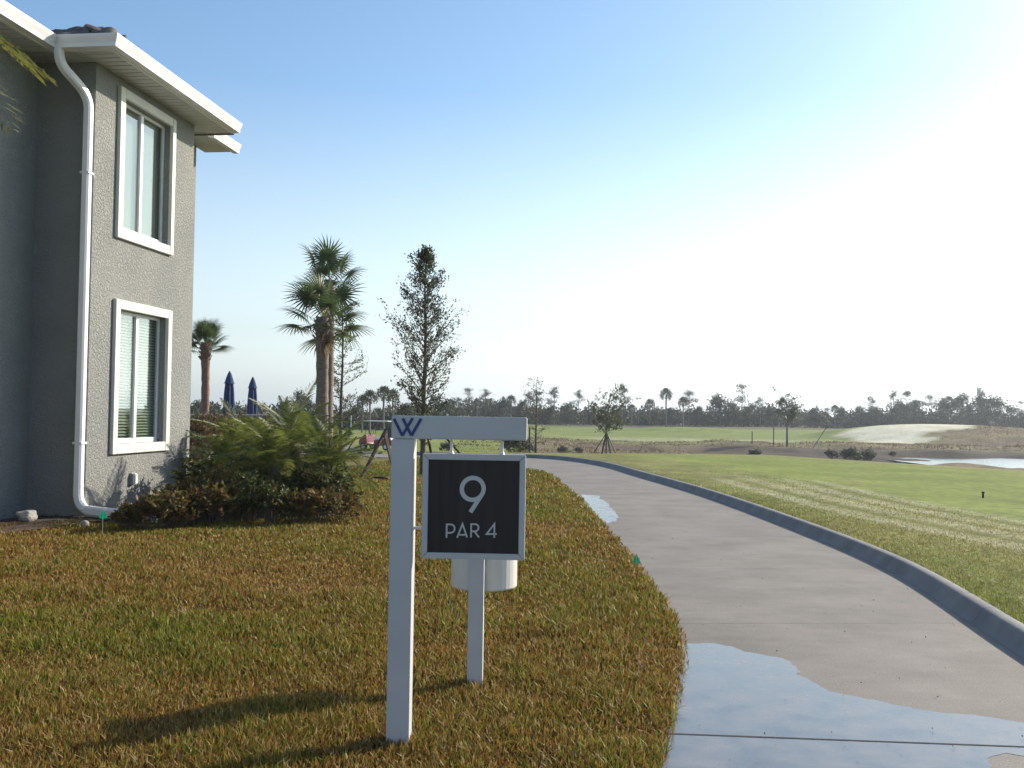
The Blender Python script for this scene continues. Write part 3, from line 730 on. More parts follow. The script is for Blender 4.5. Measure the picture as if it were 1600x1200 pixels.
blob_sheet('mulch_bed', [HL(-REC-.1, -4), HL(-REC+.35, -4), HL(-.3, -.55), HL(.9, -.45), HL(1.7, .1), HL(2.3, .9), HL(2.7, 2.0), HL(2.7, 3.4), HL(2.0, 4.3), HL(.4, 4.2), HL(-.1, 3.9), HL(-.1, .1), HL(-REC-.1, .1)], .04, M['mulch'], 'dark brown mulch bed along the foot of the house', 'mulch bed', 'structure')
# mulch chips
n_ = 2600; hx = rng.uniform(-.8, 3.9, n_); hy = rng.uniform(-2.5, 4.0, n_); keep = (hy > -.5 + .25*hx*0) & ((hx > .02) | (hy < -.02)) & (hy > hx*.9 - 1.3) & (hx < 2.7) & ~((hy < -.55) & (hx > -.45))
hx, hy = hx[keep], hy[keep]; n_ = len(hx)
c, s = math.cos(HROT), math.sin(HROT); X = HA.x + c*hx - s*hy; Y = HA.y + s*hx + c*hy
a = rng.uniform(0, 6.28, n_); L = rng.uniform(.02, .05, n_); W_ = rng.uniform(.006, .014, n_); z = hb(X, Y) + rng.uniform(.035, .06, n_)
dx, dy = np.cos(a), np.sin(a)
V = np.stack([np.stack([X+dx*L, Y+dy*L, z+rng.uniform(-.01,.02,n_)], -1), np.stack([X-dy*W_, Y+dx*W_, z+.008], -1), np.stack([X-dx*L, Y-dy*L, z+rng.uniform(-.01,.02,n_)], -1), np.stack([X+dy*W_, Y-dx*W_, z], -1)], 1).reshape(-1, 3)
k = np.arange(n_)*4; T = np.concatenate([np.stack([k, k+1, k+2], -1), np.stack([k, k+2, k+3], -1)])
cc = np.repeat(np.array([(.05,.03,.02)]) * rng.uniform(.5, 2.6, (n_, 1)), 4, 0)
tag(bulk('mulch_chips', V, T, cc, M['grass']), 'loose bark chips scattered over the mulch bed by the house', 'mulch', kind='stuff')
# rocks at the inner corner
def rock(loc, s, seed, label):
    import bmesh
    bm = bmesh.new(); bmesh.ops.create_icosphere(bm, subdivisions=3, radius=1)
    for v in bm.verts:
        n = mnoise.noise(v.co*1.3 + Vector((seed, 0, 0))); n2 = mnoise.noise(v.co*4 + Vector((seed, 3, 0)))
        v.co *= 1 + .35*n + .08*n2; v.co.z *= .62
    me = bpy.data.meshes.new('rock'); bm.to_mesh(me); bm.free(); o = link('rock', me, M['rock']); o.location = loc; o.scale = (s, s*.8, s); o.rotation_euler = (0, 0, seed); tag(o, label, 'rock')
p = gp(45, 818); rock((p.x, p.y-.05, .09), .15, 2, 'pale rock in the mulch at the inner house corner')
p = gp(145, 822); rock((p.x, p.y-.25, .05), .07, 5, 'small grey stone under the downspout elbow')

# ------------------------------------------------------------------ tee sign
SB = gp(623, 1163); SROT = R(-2.5)
sign = empty('tee_sign', (SB.x, SB.y, 0), SROT); tag(sign, 'white wooden tee sign post with hanging dark board reading 9 PAR 4', 'sign')
SC = SB.y / FPX         # metres per pixel at the sign
ZT = EYE + (643 - 650) * SC
PWD = .103
mb = MB(); mb.box((-PWD/2, -PWD/2, -.1), (PWD/2, PWD/2, ZT - .106)); post = mb.build('post', M['white'], sign, bevel=.004)
MB().box((-PWD/2, -PWD/2, ZT - .104), (-PWD/2 + .612, PWD/2, ZT)).build('beam', M['white'], sign, bevel=.004)
PX0 = -PWD/2 + (665 - 617)*SC; PX1 = PX0 + 160*SC; PZ1 = EYE + (643 - 708)*SC; PZ0 = PZ1 - 162*SC; PT = .022
pl = MB().box((PX0+.01, -PT+.008, PZ0+.01), (PX1-.01, PT-.008, PZ1-.01)).build('board', M['panel'], sign)
FW = .027
def mitre(p, name):
    MB().extrude(p, -PT, PT).build(name, M['white'], pl, bevel=.002)
g = .0012
mitre([(PX0+g, PZ1), (PX1-g, PZ1), (PX1-FW-g, PZ1-FW), (PX0+FW+g, PZ1-FW)], 'frame_rail')
mitre([(PX0+g, PZ0), (PX1-g, PZ0), (PX1-FW-g, PZ0+FW), (PX0+FW+g, PZ0+FW)], 'frame_rail')
mitre([(PX0, PZ0+g), (PX0, PZ1-g), (PX0+FW, PZ1-FW-g), (PX0+FW, PZ0+FW+g)], 'frame_rail')
mitre([(PX1, PZ0+g), (PX1, PZ1-g), (PX1-FW, PZ1-FW-g), (PX1-FW, PZ0+FW+g)], 'frame_rail')
for px in (709, 788):
    x = PX0 + (px - 665)*SC
    MB().tube([(x, 0, ZT-.11), (x, 0, PZ1+.012), (x, 0, PZ1-.004)], [.0075, .0075, .016], 10).build('hanger', M['gutter'], sign, smooth=False)
z = EYE + (643 - 824)*SC
MB().tube([(PWD/2-.004, 0, z), (PWD/2+.008, 0, z), (PX0-.008, 0, z), (PX0+.004, 0, z)], [.013, .0065, .0065, .012], 10).build('side_pin', M['gutter'], sign)
def ribbon(pts, wd, closed=False):
    """mitred flat stroke polygon strips in (x,z)"""
    P = [np.array(p, float) for p in pts]; L_, R_ = [], []; n = len(P)
    for i, p in enumerate(P):
        if closed: d0 = p - P[i-1]; d1 = P[(i+1) % n] - p
        else: d0 = p - P[i-1] if i else P[1] - p; d1 = P[i+1] - p if i < n-1 else d0
        d0 = d0/np.linalg.norm(d0); d1 = d1/np.linalg.norm(d1); n0 = np.array([-d0[1], d0[0]]); n1 = np.array([-d1[1], d1[0]]); m_ = n0 + n1; m_ = m_/(m_ @ n0)
        L_.append(p + m_*wd/2); R_.append(p - m_*wd/2)
    return L_, R_, closed
def glyph(strokes, wd, yf, name, material, parent, th=.003):
    mb = MB()
    for s_i, (pts, closed) in enumerate(strokes):
        L_, R_, cl = ribbon(pts, wd, closed); n = len(L_); t = th + .0004*s_i
        for i in range(n if cl else n-1):
            j = (i+1) % n; mb.extrude([tuple(L_[i]), tuple(L_[j]), tuple(R_[j]), tuple(R_[i])], yf - t, yf + .0005)
    return mb.build(name, material, parent)
def sp(px, py):   # sign pixel -> local (x, z)
    return (PX0 + (px - 665)*SC, EYE + (643 - py)*SC + (px - 665)*.030*SC)
yf = -PT + .008
cx, cy, r_ = 743.5, 764, 17.0
ring_ = [sp(cx + r_*math.cos(a), cy + r_*math.sin(a)) for a in np.linspace(0, 2*math.pi, 36, endpoint=False)]
glyph([(ring_, True), ([sp(759, 771), sp(740.5, 800)], False)], .0195, yf, 'numeral', M['letter'], pl)
LW = .0072
def bowl(x0, y0, x1, y1):
    r = (y1-y0)/2; return [sp(x0, y0)] + [sp(x1-r + r*math.cos(a), (y0+y1)/2 + r*math.sin(a)) for a in np.linspace(-math.pi/2, math.pi/2, 12)] + [sp(x0, y1)]
y_t, y_b = 818.5, 839
glyph([([sp(704, y_t-1.2), sp(704, y_b)], False), (bowl(704, y_t, 716.5, y_t+13), False)], LW, yf, 'letter', M['letter'], pl)
glyph([([sp(720.5, y_b), sp(728.5, y_t-.5), sp(736, y_b)], False), ([sp(724, y_b-4.2), sp(733, y_b-4.2)], False)], LW, yf, 'letter', M['letter'], pl)
glyph([([sp(742, y_t-1.2), sp(742, y_b)], False), (bowl(742, y_t, 753.5, y_t+11), False), ([sp(747, y_t+11), sp(754.5, y_b)], False)], LW, yf, 'letter', M['letter'], pl)
glyph([([sp(778, y_b+1), sp(778, y_t), sp(766, y_b-5), sp(782, y_b-5)], False)], LW, yf, 'numeral', M['letter'], pl)
def lp(px, py): return (-PWD/2 + (px - 617)*SC, EYE + (643 - py)*SC + (px-617)*.02*SC)
glyph([([lp(621, 655), lp(634.2, 681)], False), ([lp(634.2, 681), lp(650, 654)], False), ([lp(634.5, 654.5), lp(648.5, 681)], False), ([lp(648.5, 681), lp(663, 655)], False)], .0125, -PWD/2, 'emblem', M['navy'], sign)
# caddie bin on its own post behind the sign
BB = gp(742, 1071); bn = empty('tee_bin', (BB.x, BB.y, 0), SROT); tag(bn, 'white cylindrical bin on a slim white post behind the tee sign', 'bin')
MB().box((-.042, -.042, -.1), (.042, .042, 1.0)).build('post', M['white'], bn, bevel=.003)
BC = (.025, .245); BRD = .19
MB().lathe([(0, .50), (BRD*.97, .50), (BRD, .508), (BRD, .90), (BRD*1.03, .905), (BRD*1.03, .925), (BRD*.6, .95), (0, .955)], 40, (BC[0], BC[1], 0)).build('drum', M['bin'], bn, smooth=False)
for me in (bn.children[-1].data,):
    me.polygons.foreach_set('use_smooth', [True]*len(me.polygons))
    try: me.set_sharp_from_angle(angle=R(35))
    except Exception: pass
MB().box((-.05, .043, .6), (.05, .062, .64)).build('bracket', M['bin'], bn); MB().box((-.05, .043, .8), (.05, .062, .84)).build('bracket', M['bin'], bn)

# small survey flags
def flag(p, h, label, yaw, lean=0):
    f = empty('marker_flag', (p.x, p.y, p.z), yaw); tag(f, label, 'flag')
    MB().tube([(0, 0, -.05), (lean*.5, 0, h*.5), (lean, 0, h)], .0015, 6).build('wire', M['gutter'], f)
    mb = MB(); mb.add([(lean, 0, h), (lean+.03, .01, h-.055), (lean+.055, .004, h-.1), (lean-.0, .0, h-.11), (lean-.045, -.008, h-.1), (lean-.028, -.006, h-.05)], [(0,1,5), (1,2,3), (1,3,5), (5,3,4)])
    me = mb.mesh('cloth', M['flag']); colorize(me, (.0, .30, .16)); link('cloth', me, None, f)
flag(gp(994, 884), .115, 'small green marker flag at the lawn edge of the cart path', .2)
p = gp(160, 838); flag(p, .31, 'small green marker flag in front of the downspout foot', -.2)
# peg on the fairway
p = gp(1536, 781); MB().lathe([(0, 0), (.02, 0), (.02, .12), (.03, .125), (.03, .15), (0, .155)], 10).build('tee_peg', M['black']).location = p
tag(bpy.data.objects['tee_peg'], 'short dark peg standing in the mown fairway', 'peg')
# ------------------------------------------------------------------ vegetation generators
def leaf_cloud(P, size, cols, rng_, elong=2.0, up=0.0, dirs=None):
    """one 2-triangle leaf per point; returns V, T, C"""
    n = len(P); d = rng_.normal(size=(n, 3)) if dirs is None else dirs + rng_.normal(size=(n, 3))*.45
    d[:, 2] += up; d /= np.linalg.norm(d, axis=1)[:, None]
    s = np.cross(d, rng_.normal(size=(n, 3))); s /= np.linalg.norm(s, axis=1)[:, None]
    L = (size * rng_.uniform(.65, 1.3, n))[:, None]; W_ = L/elong*.5
    V = np.stack([P, P + d*L*.5 + s*W_, P + d*L, P + d*L*.5 - s*W_], 1).reshape(-1, 3)
    k = np.arange(n)*4; T = np.concatenate([np.stack([k, k+1, k+2], -1), np.stack([k, k+2, k+3], -1)])
    return V, T, np.repeat(cols, 4, 0)
def pick(cols, w_, n, rng_, var=.25):
    c = np.array(cols)[rng_.choice(len(cols), n, p=np.array(w_)/sum(w_))]; return c * rng_.uniform(1-var, 1+var, (n, 1))
def sapling(name, label, loc, H, rad, nbr, leaves_per, leafsize, cols, wts, seed, z0=.12, trunk_r=.045, sparse=0, shape='column'):
    r_ = np.random.default_rng(seed); rd = random.Random(seed)
    t = empty(name, loc); tag(t, label, 'tree')
    tr = MB(); pts = [(.03*math.sin(i*1.3+seed)*i/8, .03*math.cos(i*1.7)*i/8, H*i/8*.97) for i in range(9)]
    tr.tube([(0, 0, -.1)] + pts, [trunk_r*1.3] + [trunk_r*(1-.93*i/8)+.004 for i in range(9)], 8)
    br = MB(); LP = []; LD = []
    for b in range(nbr):
        f = z0 + (1-z0)*(b+.5)/nbr; f = min(f, .985); zz = H*f*.97
        i = min(7, int(f*8)); base = Vector(pts[i]).lerp(Vector(pts[i+1]), f*8-i)
        g = f - z0
        prof = {'column': (1-max(0, (f-.45)/.55)**1.6)*min(1, .55+g*1.6), 'spread': 1-abs(f-.45)*1.0, 'umb': 1-abs(f-.8)*.7}[shape]
        L = rad*prof*rd.uniform(.6, 1.25); az = b*2.4 + rd.uniform(-.5, .5); el = R(rd.uniform(32, 62) if shape == 'column' else rd.uniform(10, 45))
        d = Vector((math.cos(az)*math.cos(el), math.sin(az)*math.cos(el), math.sin(el)))
        tip = base + Vector((d.x, d.y, d.z))*L/max(.45, math.cos(el))*.8
        midp = base.lerp(tip, .5) + Vector((0, 0, -.04*L))
        br.tube([base, midp, tip], [trunk_r*.28*(1-f*.6), trunk_r*.18*(1-f*.6), .0025], 4, cap=False)
        subs = [(base, tip, 1)]
        for s_ in range(4):
            q_ = base.lerp(tip, rd.uniform(.25, .95)); dd = (d + Vector((rd.gauss(0, .6), rd.gauss(0, .6), rd.gauss(.15, .4)))).normalized(); e = q_ + dd*L*rd.uniform(.25, .5)
            br.tube([q_, e], [.0045, .0018], 3, cap=False); subs.append((q_, e, .7))
        for (a, e, k) in subs:
            n = max(2, int(leaves_per*k*rd.uniform(.5, 1.4)*(1 if rd.random() > sparse else .15)))
            tt = r_.uniform(.15, 1.02, n)[:, None]; A = np.array(a); E_ = np.array(e)
            LP.append(A + (E_-A)*tt + r_.normal(size=(n, 3))*.035*rad*1.3); LD.append(np.tile(np.array((e-a).normalized()), (n, 1)))
    tr.build('trunk', M['bark'], t, smooth=True); br.build('branches', M['bark'], t)
    P = np.concatenate(LP); V, T, C_ = leaf_cloud(P, leafsize, pick(cols, wts, len(P), r_), r_, 2.0, .1, np.concatenate(LD))
    bulk('crown', V, T, C_, M['leaf'], t)
    return t
# ---- fan palm leaf (sabal)
def fan_mesh(seed, rad=.75, pet=.75, col=(.055, .085, .03)):
    """leaf in local space: petiole along +x from origin then a drooping costapalmate fan"""
    r_ = np.random.default_rng(seed); V = []; T = []; C_ = []
    def add(vs, ts, c):
        b = len(V); V.extend(vs); T.extend([(i+b, j+b, k+b) for i, j, k in ts]); C_.extend([c]*len(vs))
    pc = np.array((.16, .17, .06)); w_ = .016
    n = 6
    for i in range(n):
        x0, x1 = pet*i/n, pet*(i+1)/n; z0, z1 = -.10*(i/n)**2*pet, -.10*((i+1)/n)**2*pet
        add([(x0,-w_,z0),(x0,w_,z0),(x1,w_,z1),(x1,-w_,z1)], [(0,1,2),(0,2,3)], pc)
    hz = -.10*pet; ns = 27
    for k in range(ns):
        a = (k - (ns-1)/2)/((ns-1)/2)*R(150); L = rad*(1-.18*abs(a)/R(150))*r_.uniform(.86, 1.06)
        ca, sa = math.cos(a), math.sin(a); hw = .031
        fold = .05*math.cos(a*2)*0
        base = np.array((pet + .12*ca*0, 0, hz)); d = np.array((ca, sa, 0)); s = np.array((-sa, ca, 0))
        pts = []
        droop = r_.uniform(.5, 1.15)
        for f in (0, .35, .65, .86, 1.0):
            z = hz - .14*L*(1-ca)*f*.6 - L*(.10*f**2 + .55*droop*max(0, f-.55)**1.5) + .05*abs(sa)*f*L
            pts.append((base + d*L*f*(1-.10*max(0, f-.6)*droop) + np.array((0, 0, 0)), z, hw*(.35+1.1*f if f < .36 else max(0.02, 1.15*(1-f)/.65))))
        col_k = np.array(col)*r_.uniform(.7, 1.35)
        if r_.random() < .07: col_k = np.array((.22, .17, .09))
        vs = []
        for (p, z, h) in pts:
            vs += [tuple((p + s*h)[:2]) + (z - h*.25,), tuple((p - s*h)[:2]) + (z - h*.25,)]
        ts = []
        for i in range(len(pts)-1): ts += [(2*i, 2*i+1, 2*i+3), (2*i, 2*i+3, 2*i+2)]
        add(vs, ts, col_k)
    return bulk('frond', np.array(V), np.array(T), np.array(C_), M['leaf_gloss'], obj=False)
FANS = [fan_mesh(s) for s in range(4)]
DEAD = fan_mesh(9, .55, .6, (.25, .19, .10))
def sabal(name, label, loc, H, tr_r, nleaf, scale, seed, bark='palm_bark', dead=2, up_bias=.0):
    rd = random.Random(seed); t = empty(name, loc); tag(t, label, 'palm tree', 'cabbage palms around the lawn')
    mb = MB(); n = 22; pts = []; rr = []
    for i in range(n+1):
        f = i/n; pts.append((.05*math.sin(f*2.2+seed)*f, .04*math.sin(f*3+seed*2)*f, -.15 + (H+.15)*f)); rr.append(tr_r*(1.15-.25*min(1, f*3))*(1+.05*math.sin(i*2.6))*(1 if f < .8 else 1.12))
    mb.tube(pts, rr, 14, jit=.05).build('trunk', M[bark], t, smooth=True)
    top = Vector(pts[-1])
    bm_ = MB()
    for i in range(36):     # old leaf boots criss-crossing under the crown
        az = i*2.4; z = top.z - .05 - .02*i*H/5*1.1; r0 = tr_r*1.0; d = Vector((math.cos(az), math.sin(az), 0)); p = Vector((top.x, top.y, z)) + d*r0
        bm_.bar(p - d*.05 - Vector((0, 0, .05)), p + d*rd.uniform(.05, .11) + Vector((0, 0, rd.uniform(.07, .14))), .07*tr_r/.16, .02)
    bm_.build('leaf_boots', M[bark], t)
    for i in range(nleaf):
        f = i/(nleaf-1); az = i*2.39996 + rd.uniform(-.25, .25); el = R(80 - 98*f + rd.uniform(-8, 8) + up_bias)
        o = link('frond', FANS[rd.randrange(4)], None, t); sc = scale*rd.uniform(.85, 1.1)
        o.scale = (sc, sc, sc); o.location = (top.x, top.y, top.z + .05 - .25*f*scale)
        o.rotation_mode = 'QUATERNION'
        o.rotation_quaternion = Matrix.Rotation(az, 4, 'Z').to_quaternion() @ Matrix.Rotation(-el, 4, 'Y').to_quaternion() @ Matrix.Rotation(rd.uniform(-.5, .5), 4, 'X').to_quaternion()
    for i in range(dead):
        az = rd.uniform(0, 6.28) if i else R(-100); o = link('dry_frond', DEAD, None, t); o.scale = (scale*.85,)*3; o.location = (top.x, top.y, top.z-.2); o.rotation_mode = 'QUATERNION'
        o.rotation_quaternion = Matrix.Rotation(az, 4, 'Z').to_quaternion() @ Matrix.Rotation(R(62), 4, 'Y').to_quaternion() @ Matrix.Rotation(1.2, 4, 'X').to_quaternion()
    return t
p = foot(504, 27.5); sabal('cabbage_palm', 'cabbage palm with thick trunk standing behind the feathery palms, lower of the two crowns', p, 4.0, .185, 20, 1.0, 3)
p = foot(512, 29.5); sabal('cabbage_palm', 'tallest cabbage palm, its small crown rising above the lower palm crown', p, 5.25, .16, 13, .95, 8, dead=1, up_bias=12)
p = foot(320, 38); sabal('cabbage_palm', 'small cabbage palm with reddish trunk beside the blue umbrellas', p, 3.95 - p.z*0, .165, 26, .72, 14, 'red_bark', 0, 14)
# ---- sparse young trees on stakes
OAKC = [(.05, .062, .028), (.075, .08, .035), (.035, .04, .022), (.11, .08, .04)]
p = foot(662, 24); oak = sapling('young_oak', 'tall narrow young oak with thin grey-green leaves standing on the lawn', p, 5.5, 1.0, 112, 27, .06, OAKC, (5, 4, 3, 1), 21, z0=.12, trunk_r=.07)
p = foot(533, 31); sapling('young_tree', 'thin green sapling with loose branches beside the cabbage palm trunk', p, 5.1, .85, 46, 26, .065, [(.085, .10, .03), (.06, .075, .025), (.13, .10, .04)], (5, 4, 1), 33, z0=.22, trunk_r=.06, sparse=.35, shape='spread')
# wooden props round the narrow oak
def stake(a, b, label, wd=.06, name='tree_stake'):
    o = MB().bar(a, b, wd, wd*.6).build(name, M['dark_wood']); tag(o, label, 'stake', 'wooden props round the young trees'); return o
oz = foot(662, 24)
for i, (dx, dy) in enumerate(((1.35, .5), (.2, 1.3))):
    a = Vector((oz.x + dx, oz.y + dy, -.05)); b = Vector((oz.x + dx*.08, oz.y + dy*.08, 1.35))
    stake(a, b, 'dark wooden prop leaning on the narrow young oak')
a = gp(562, 748); b = at_depth(593, 690, a.y + .5); stake(a - Vector((0, 0, .05)), b + (b-a)*.35, 'dark wooden prop leaning over the lawn in front of the golf cart', .07)
a = at_depth(617, 745, 25); a.z = -.05; b = at_depth(601, 677, 25.3); stake(a, b, 'steep dark wooden prop on the lawn between oak and golf cart', .08)
a = gp(541, 707); b = at_depth(557, 682, a.y); stake(a, b, 'short dark prop at the edge of the side path', .07)
# curved edging lying on the lawn
a = gp(575, 750); c_ = gp(613, 753); mb = MB(); pp = [a.lerp(c_, t) + Vector((0, .12*math.sin(t*math.pi), .065*math.sin(t*math.pi)-.01)) for t in np.linspace(0, 1, 14)]
o = mb.tube(pp, .035, 8).build('edging_strip', M['rubber'], smooth=True); tag(o, 'dark curved edging strip lying on the lawn by the tree props', 'edging')
# ---- pygmy date palms
def feather_mesh(seed, L=1.15, droop=1.0, col=(.10, .125, .028), lw=.014, ll=.27, np_=44, name='frond'):
    r_ = np.random.default_rng(seed); V = []; T = []; C_ = []
    def add(vs, ts, c):
        b = len(V); V.extend(vs); T.extend([(i+b, j+b, k+b) for i, j, k in ts]); C_.extend([c]*len(vs))
    def pos(f):
        a = droop*f; return np.array((L*f*(1-.22*droop*f), 0, -L*.48*droop*f*f))
    for i in range(14):
        p, q_ = pos(i/14), pos((i+1)/14); w_ = .008*(1-i/15)
        add([(p[0],-w_,p[2]),(p[0],w_,p[2]),(q_[0],w_,q_[2]),(q_[0],-w_,q_[2])], [(0,1,2),(0,2,3)], np.array((.15, .14, .04)))
    for i in range(np_):
        f = .1 + .9*i/(np_-1); p = pos(f); t = pos(min(1, f+.02)) - pos(f-.02); t /= np.linalg.norm(t)
        l_ = ll*math.sin(math.pi*min(1, .18+f*.8))**.6*r_.uniform(.85, 1.1)
        for s in (-1, 1):
            d = t*.55 + np.array((0, s, 0))*.85 + np.array((0, 0, r_.uniform(-.05, .3))); d /= np.linalg.norm(d); d2 = d + np.array((0, 0, -.55*r_.uniform(.5, 1.3)))
            nrm = np.cross(d, (0, 0, 1)); nrm /= np.linalg.norm(nrm); w_ = lw*.5
            m_ = p + d*l_*.55; e = m_ + d2/np.linalg.norm(d2)*l_*.45; c = np.array(col)*r_.uniform(.65, 1.5)
            if r_.random() < .05: c = np.array((.17, .13, .03))
            add([tuple(p), tuple(m_+nrm*w_), tuple(m_-nrm*w_), tuple(e)], [(0,1,2),(1,3,2)], c)
    return bulk(name, np.array(V), np.array(T), np.array(C_), M['leaf_gloss'], obj=False)
FEA = [feather_mesh(40+s, 1.15, d) for s, d in enumerate((.7, 1.0, 1.3))] + [feather_mesh(50, 1.1, 1.15, (.16, .15, .03))]
def pygmy(loc, H, sc, seed, label):
    rd = random.Random(seed); t = empty('pygmy_date_palm', loc); tag(t, label, 'palm', 'feathery palms by the house')
    MB().tube([(0, 0, -.1), (.02, 0, H*.3), (.0, .02, H*.7), (.0, .0, H)], [.075, .06, .065, .085], 12, jit=.12).build('trunk', M['dark_wood'], t, smooth=True)
    for i in range(40):
        f = i/39; el = R(86 - 104*f + rd.uniform(-9, 9)); az = i*2.39996 + rd.uniform(-.3, .3)
        o = link('frond', FEA[rd.choice((0, 0, 1, 1, 2, 3))], None, t); s = sc*rd.uniform(.8, 1.1)*(1-.12*abs(f-.4)); o.scale = (s, s, s); o.location = (0, 0, H - .1*f); o.rotation_mode = 'QUATERNION'
        o.rotation_quaternion = Matrix.Rotation(az, 4, 'Z').to_quaternion() @ Matrix.Rotation(-el, 4, 'Y').to_quaternion() @ Matrix.Rotation(rd.uniform(-.3, .3), 4, 'X').to_quaternion()
PYG = [(378, 17.2, .72, .98), (428, 14.6, .68, .95), (462, 15.8, .9, 1.05), (512, 15.2, .6, .95), (348, 16.7, .55, .75)]
PYL = ['feathery date palm between the house bed and the blue umbrellas', 'feathery date palm with its dark stem showing between the front shrubs', 'tallest feathery date palm in the bed, its tips crossing the thick palm trunk', 'feathery date palm at the lawn end of the bed', 'smallest feathery date palm, close against the house wall']
for i, (px, Y, H, sc) in enumerate(PYG): pygmy(foot(px, Y), H, sc, 60+i, PYL[i])
# ---- copper leaf shrubs
def shrub_mesh(seed, cols, wts, n_st=34, rad=.36, H=.55, ls=.085, per=26):
    r_ = np.random.default_rng(seed); LP = []; LD = []; st = MB()
    for i in range(n_st):
        az = i*2.4; rr = rad*math.sqrt((i+.5)/n_st)*r_.uniform(.8, 1.15); h = H*(1-.5*(rr/rad)**2)*r_.uniform(.7, 1.12)
        tip = np.array((rr*math.cos(az), rr*math.sin(az), h)); st.tube([(tip[0]*.2, tip[1]*.2, 0), tuple(tip*np.array((.65, .65, .5))), tuple(tip)], [.006, .004, .002], 4, cap=False)
        k = per; f = r_.beta(4, 1.5, k); a = r_.uniform(0, 6.28, k); out = np.stack([np.cos(a), np.sin(a), r_.uniform(.0, .9, k)], -1)
        base = tip*np.array((.5, .5, .3)); LP.append(base + (tip-base)*f[:, None] + r_.normal(size=(k, 3))*.012); LD.append(out)
    P = np.concatenate(LP); V, T, C_ = leaf_cloud(P, ls, pick(cols, wts, len(P), r_, .3), r_, 2.3, 0, np.concatenate(LD))
    return bulk('leaves', V, T, C_, M['leaf_gloss'], obj=False), st.mesh('stems', M['bark'])
CR_A = [shrub_mesh(70+i, [(.085, .075, .02), (.16, .085, .025), (.15, .115, .025), (.05, .06, .02), (.17, .05, .03)], (4, 3, 3, 4, 1)) for i in range(3)]
CR_B = [shrub_mesh(80+i, [(.05, .07, .02), (.085, .095, .025), (.15, .09, .03), (.03, .045, .015)], (5, 4, 2, 4), 40, .42, .75) for i in range(2)]
def shrub(px, Y, kind, s, label, group):
    p = foot(px, Y); t = empty('shrub', p, random.uniform(0, 6)); tag(t, label, 'shrub', group); lm, sm = kind
    t.scale = (s, s, s); link('leaves', lm, None, t); link('stems', sm, None, t)
for i, (px, Y, s) in enumerate(((205, 12.55, .62), (240, 12.5, .85), (272, 12.75, .95), (300, 13.0, .9), (335, 13.15, 1.0), (285, 13.7, 1.0), (325, 14.0, 1.15), (372, 13.6, .85), (500, 13.5, .95), (535, 13.9, .8), (465, 13.4, .8), (352, 14.4, 1.2))):
    shrub(px, Y, CR_A[i % 3], s, {0: 'smallest copper leafed shrub, at the tip of the downspout foot', 9: 'copper leafed shrub at the lawn end of the bed, farthest from the house'}.get(i, 'low copper and green leafed shrub at the lawn edge of the house bed'), 'copper leafed shrubs')
for i, (px, Y, s) in enumerate(((395, 13.6, .9), (430, 13.4, .75), (520, 14.6, 1.0), (400, 15.0, 1.2), (480, 14.6, 1.0), (320, 15.6, 1.1))):
    shrub(px, Y, CR_B[i % 2], s, 'dark green rounded shrub under the feathery palms', 'green shrubs under the palms')
# hedge by the fence, reddish brown
CR_C = shrub_mesh(90, [(.13, .075, .03), (.08, .07, .025), (.18, .11, .04)], (4, 4, 2), 60, .5, 1.3, .09, 40)
for px, Y in ((308, 30), (322, 31), (336, 32), (352, 33), (372, 33.5)):
    shrub(px, Y, CR_C, 1.0, 'tall bronze hedge shrub below the black fence rail', 'bronze hedge shrubs')
for px, Y, s in ((395, 34, 1.05), (420, 35, 1.15), (447, 36, 1.1), (470, 37, 1.0), (385, 30, .8), (450, 31, .85)):
    shrub(px, Y, CR_B[0], s*1.5, 'green hedge shrub behind the feathery palms', 'green hedge shrubs')
# ---- palm out of frame on the left whose frond hangs into the picture
NP = Vector((-4.55, 6.5, 0)); t = empty('feather_palm', NP); tag(t, 'feather palm with yellow green hanging leaflets in front of the house', 'palm tree')
MB().tube([(0, 0, -.1), (.03, 0, 1.2), (.02, .03, 2.4), (0, 0, 4.0)], [.13, .1, .09, .1], 14, jit=.06).build('trunk', M['palm_bark'], t, smooth=True)
BIG = [feather_mesh(95+s, 2.0, d, (.22, .22, .06), .024, .62, 40) for s, d in enumerate((.9, 1.2))]
for i in range(18):
    f = i/17; el = R(82 - 70*f + random.uniform(-6, 6)); az = i*2.39996 + .35
    if i == 5: az, el = .02, R(24)
    if i == 8: az, el = -.25, R(38)
    o = link('frond', BIG[i % 2], None, t); o.location = (0, 0, 4.02 - .1*f); o.rotation_mode = 'QUATERNION'; o.scale = (.8,)*3
    o.rotation_quaternion = Matrix.Rotation(az, 4, 'Z').to_quaternion() @ Matrix.Rotation(-el, 4, 'Y').to_quaternion()
a = gp(2, 968); stake(Vector((a.x+.05, a.y, -.06)), Vector((NP.x+.1, NP.y, 1.2)), 'dark wooden prop at the foot of the feather palm', .09)
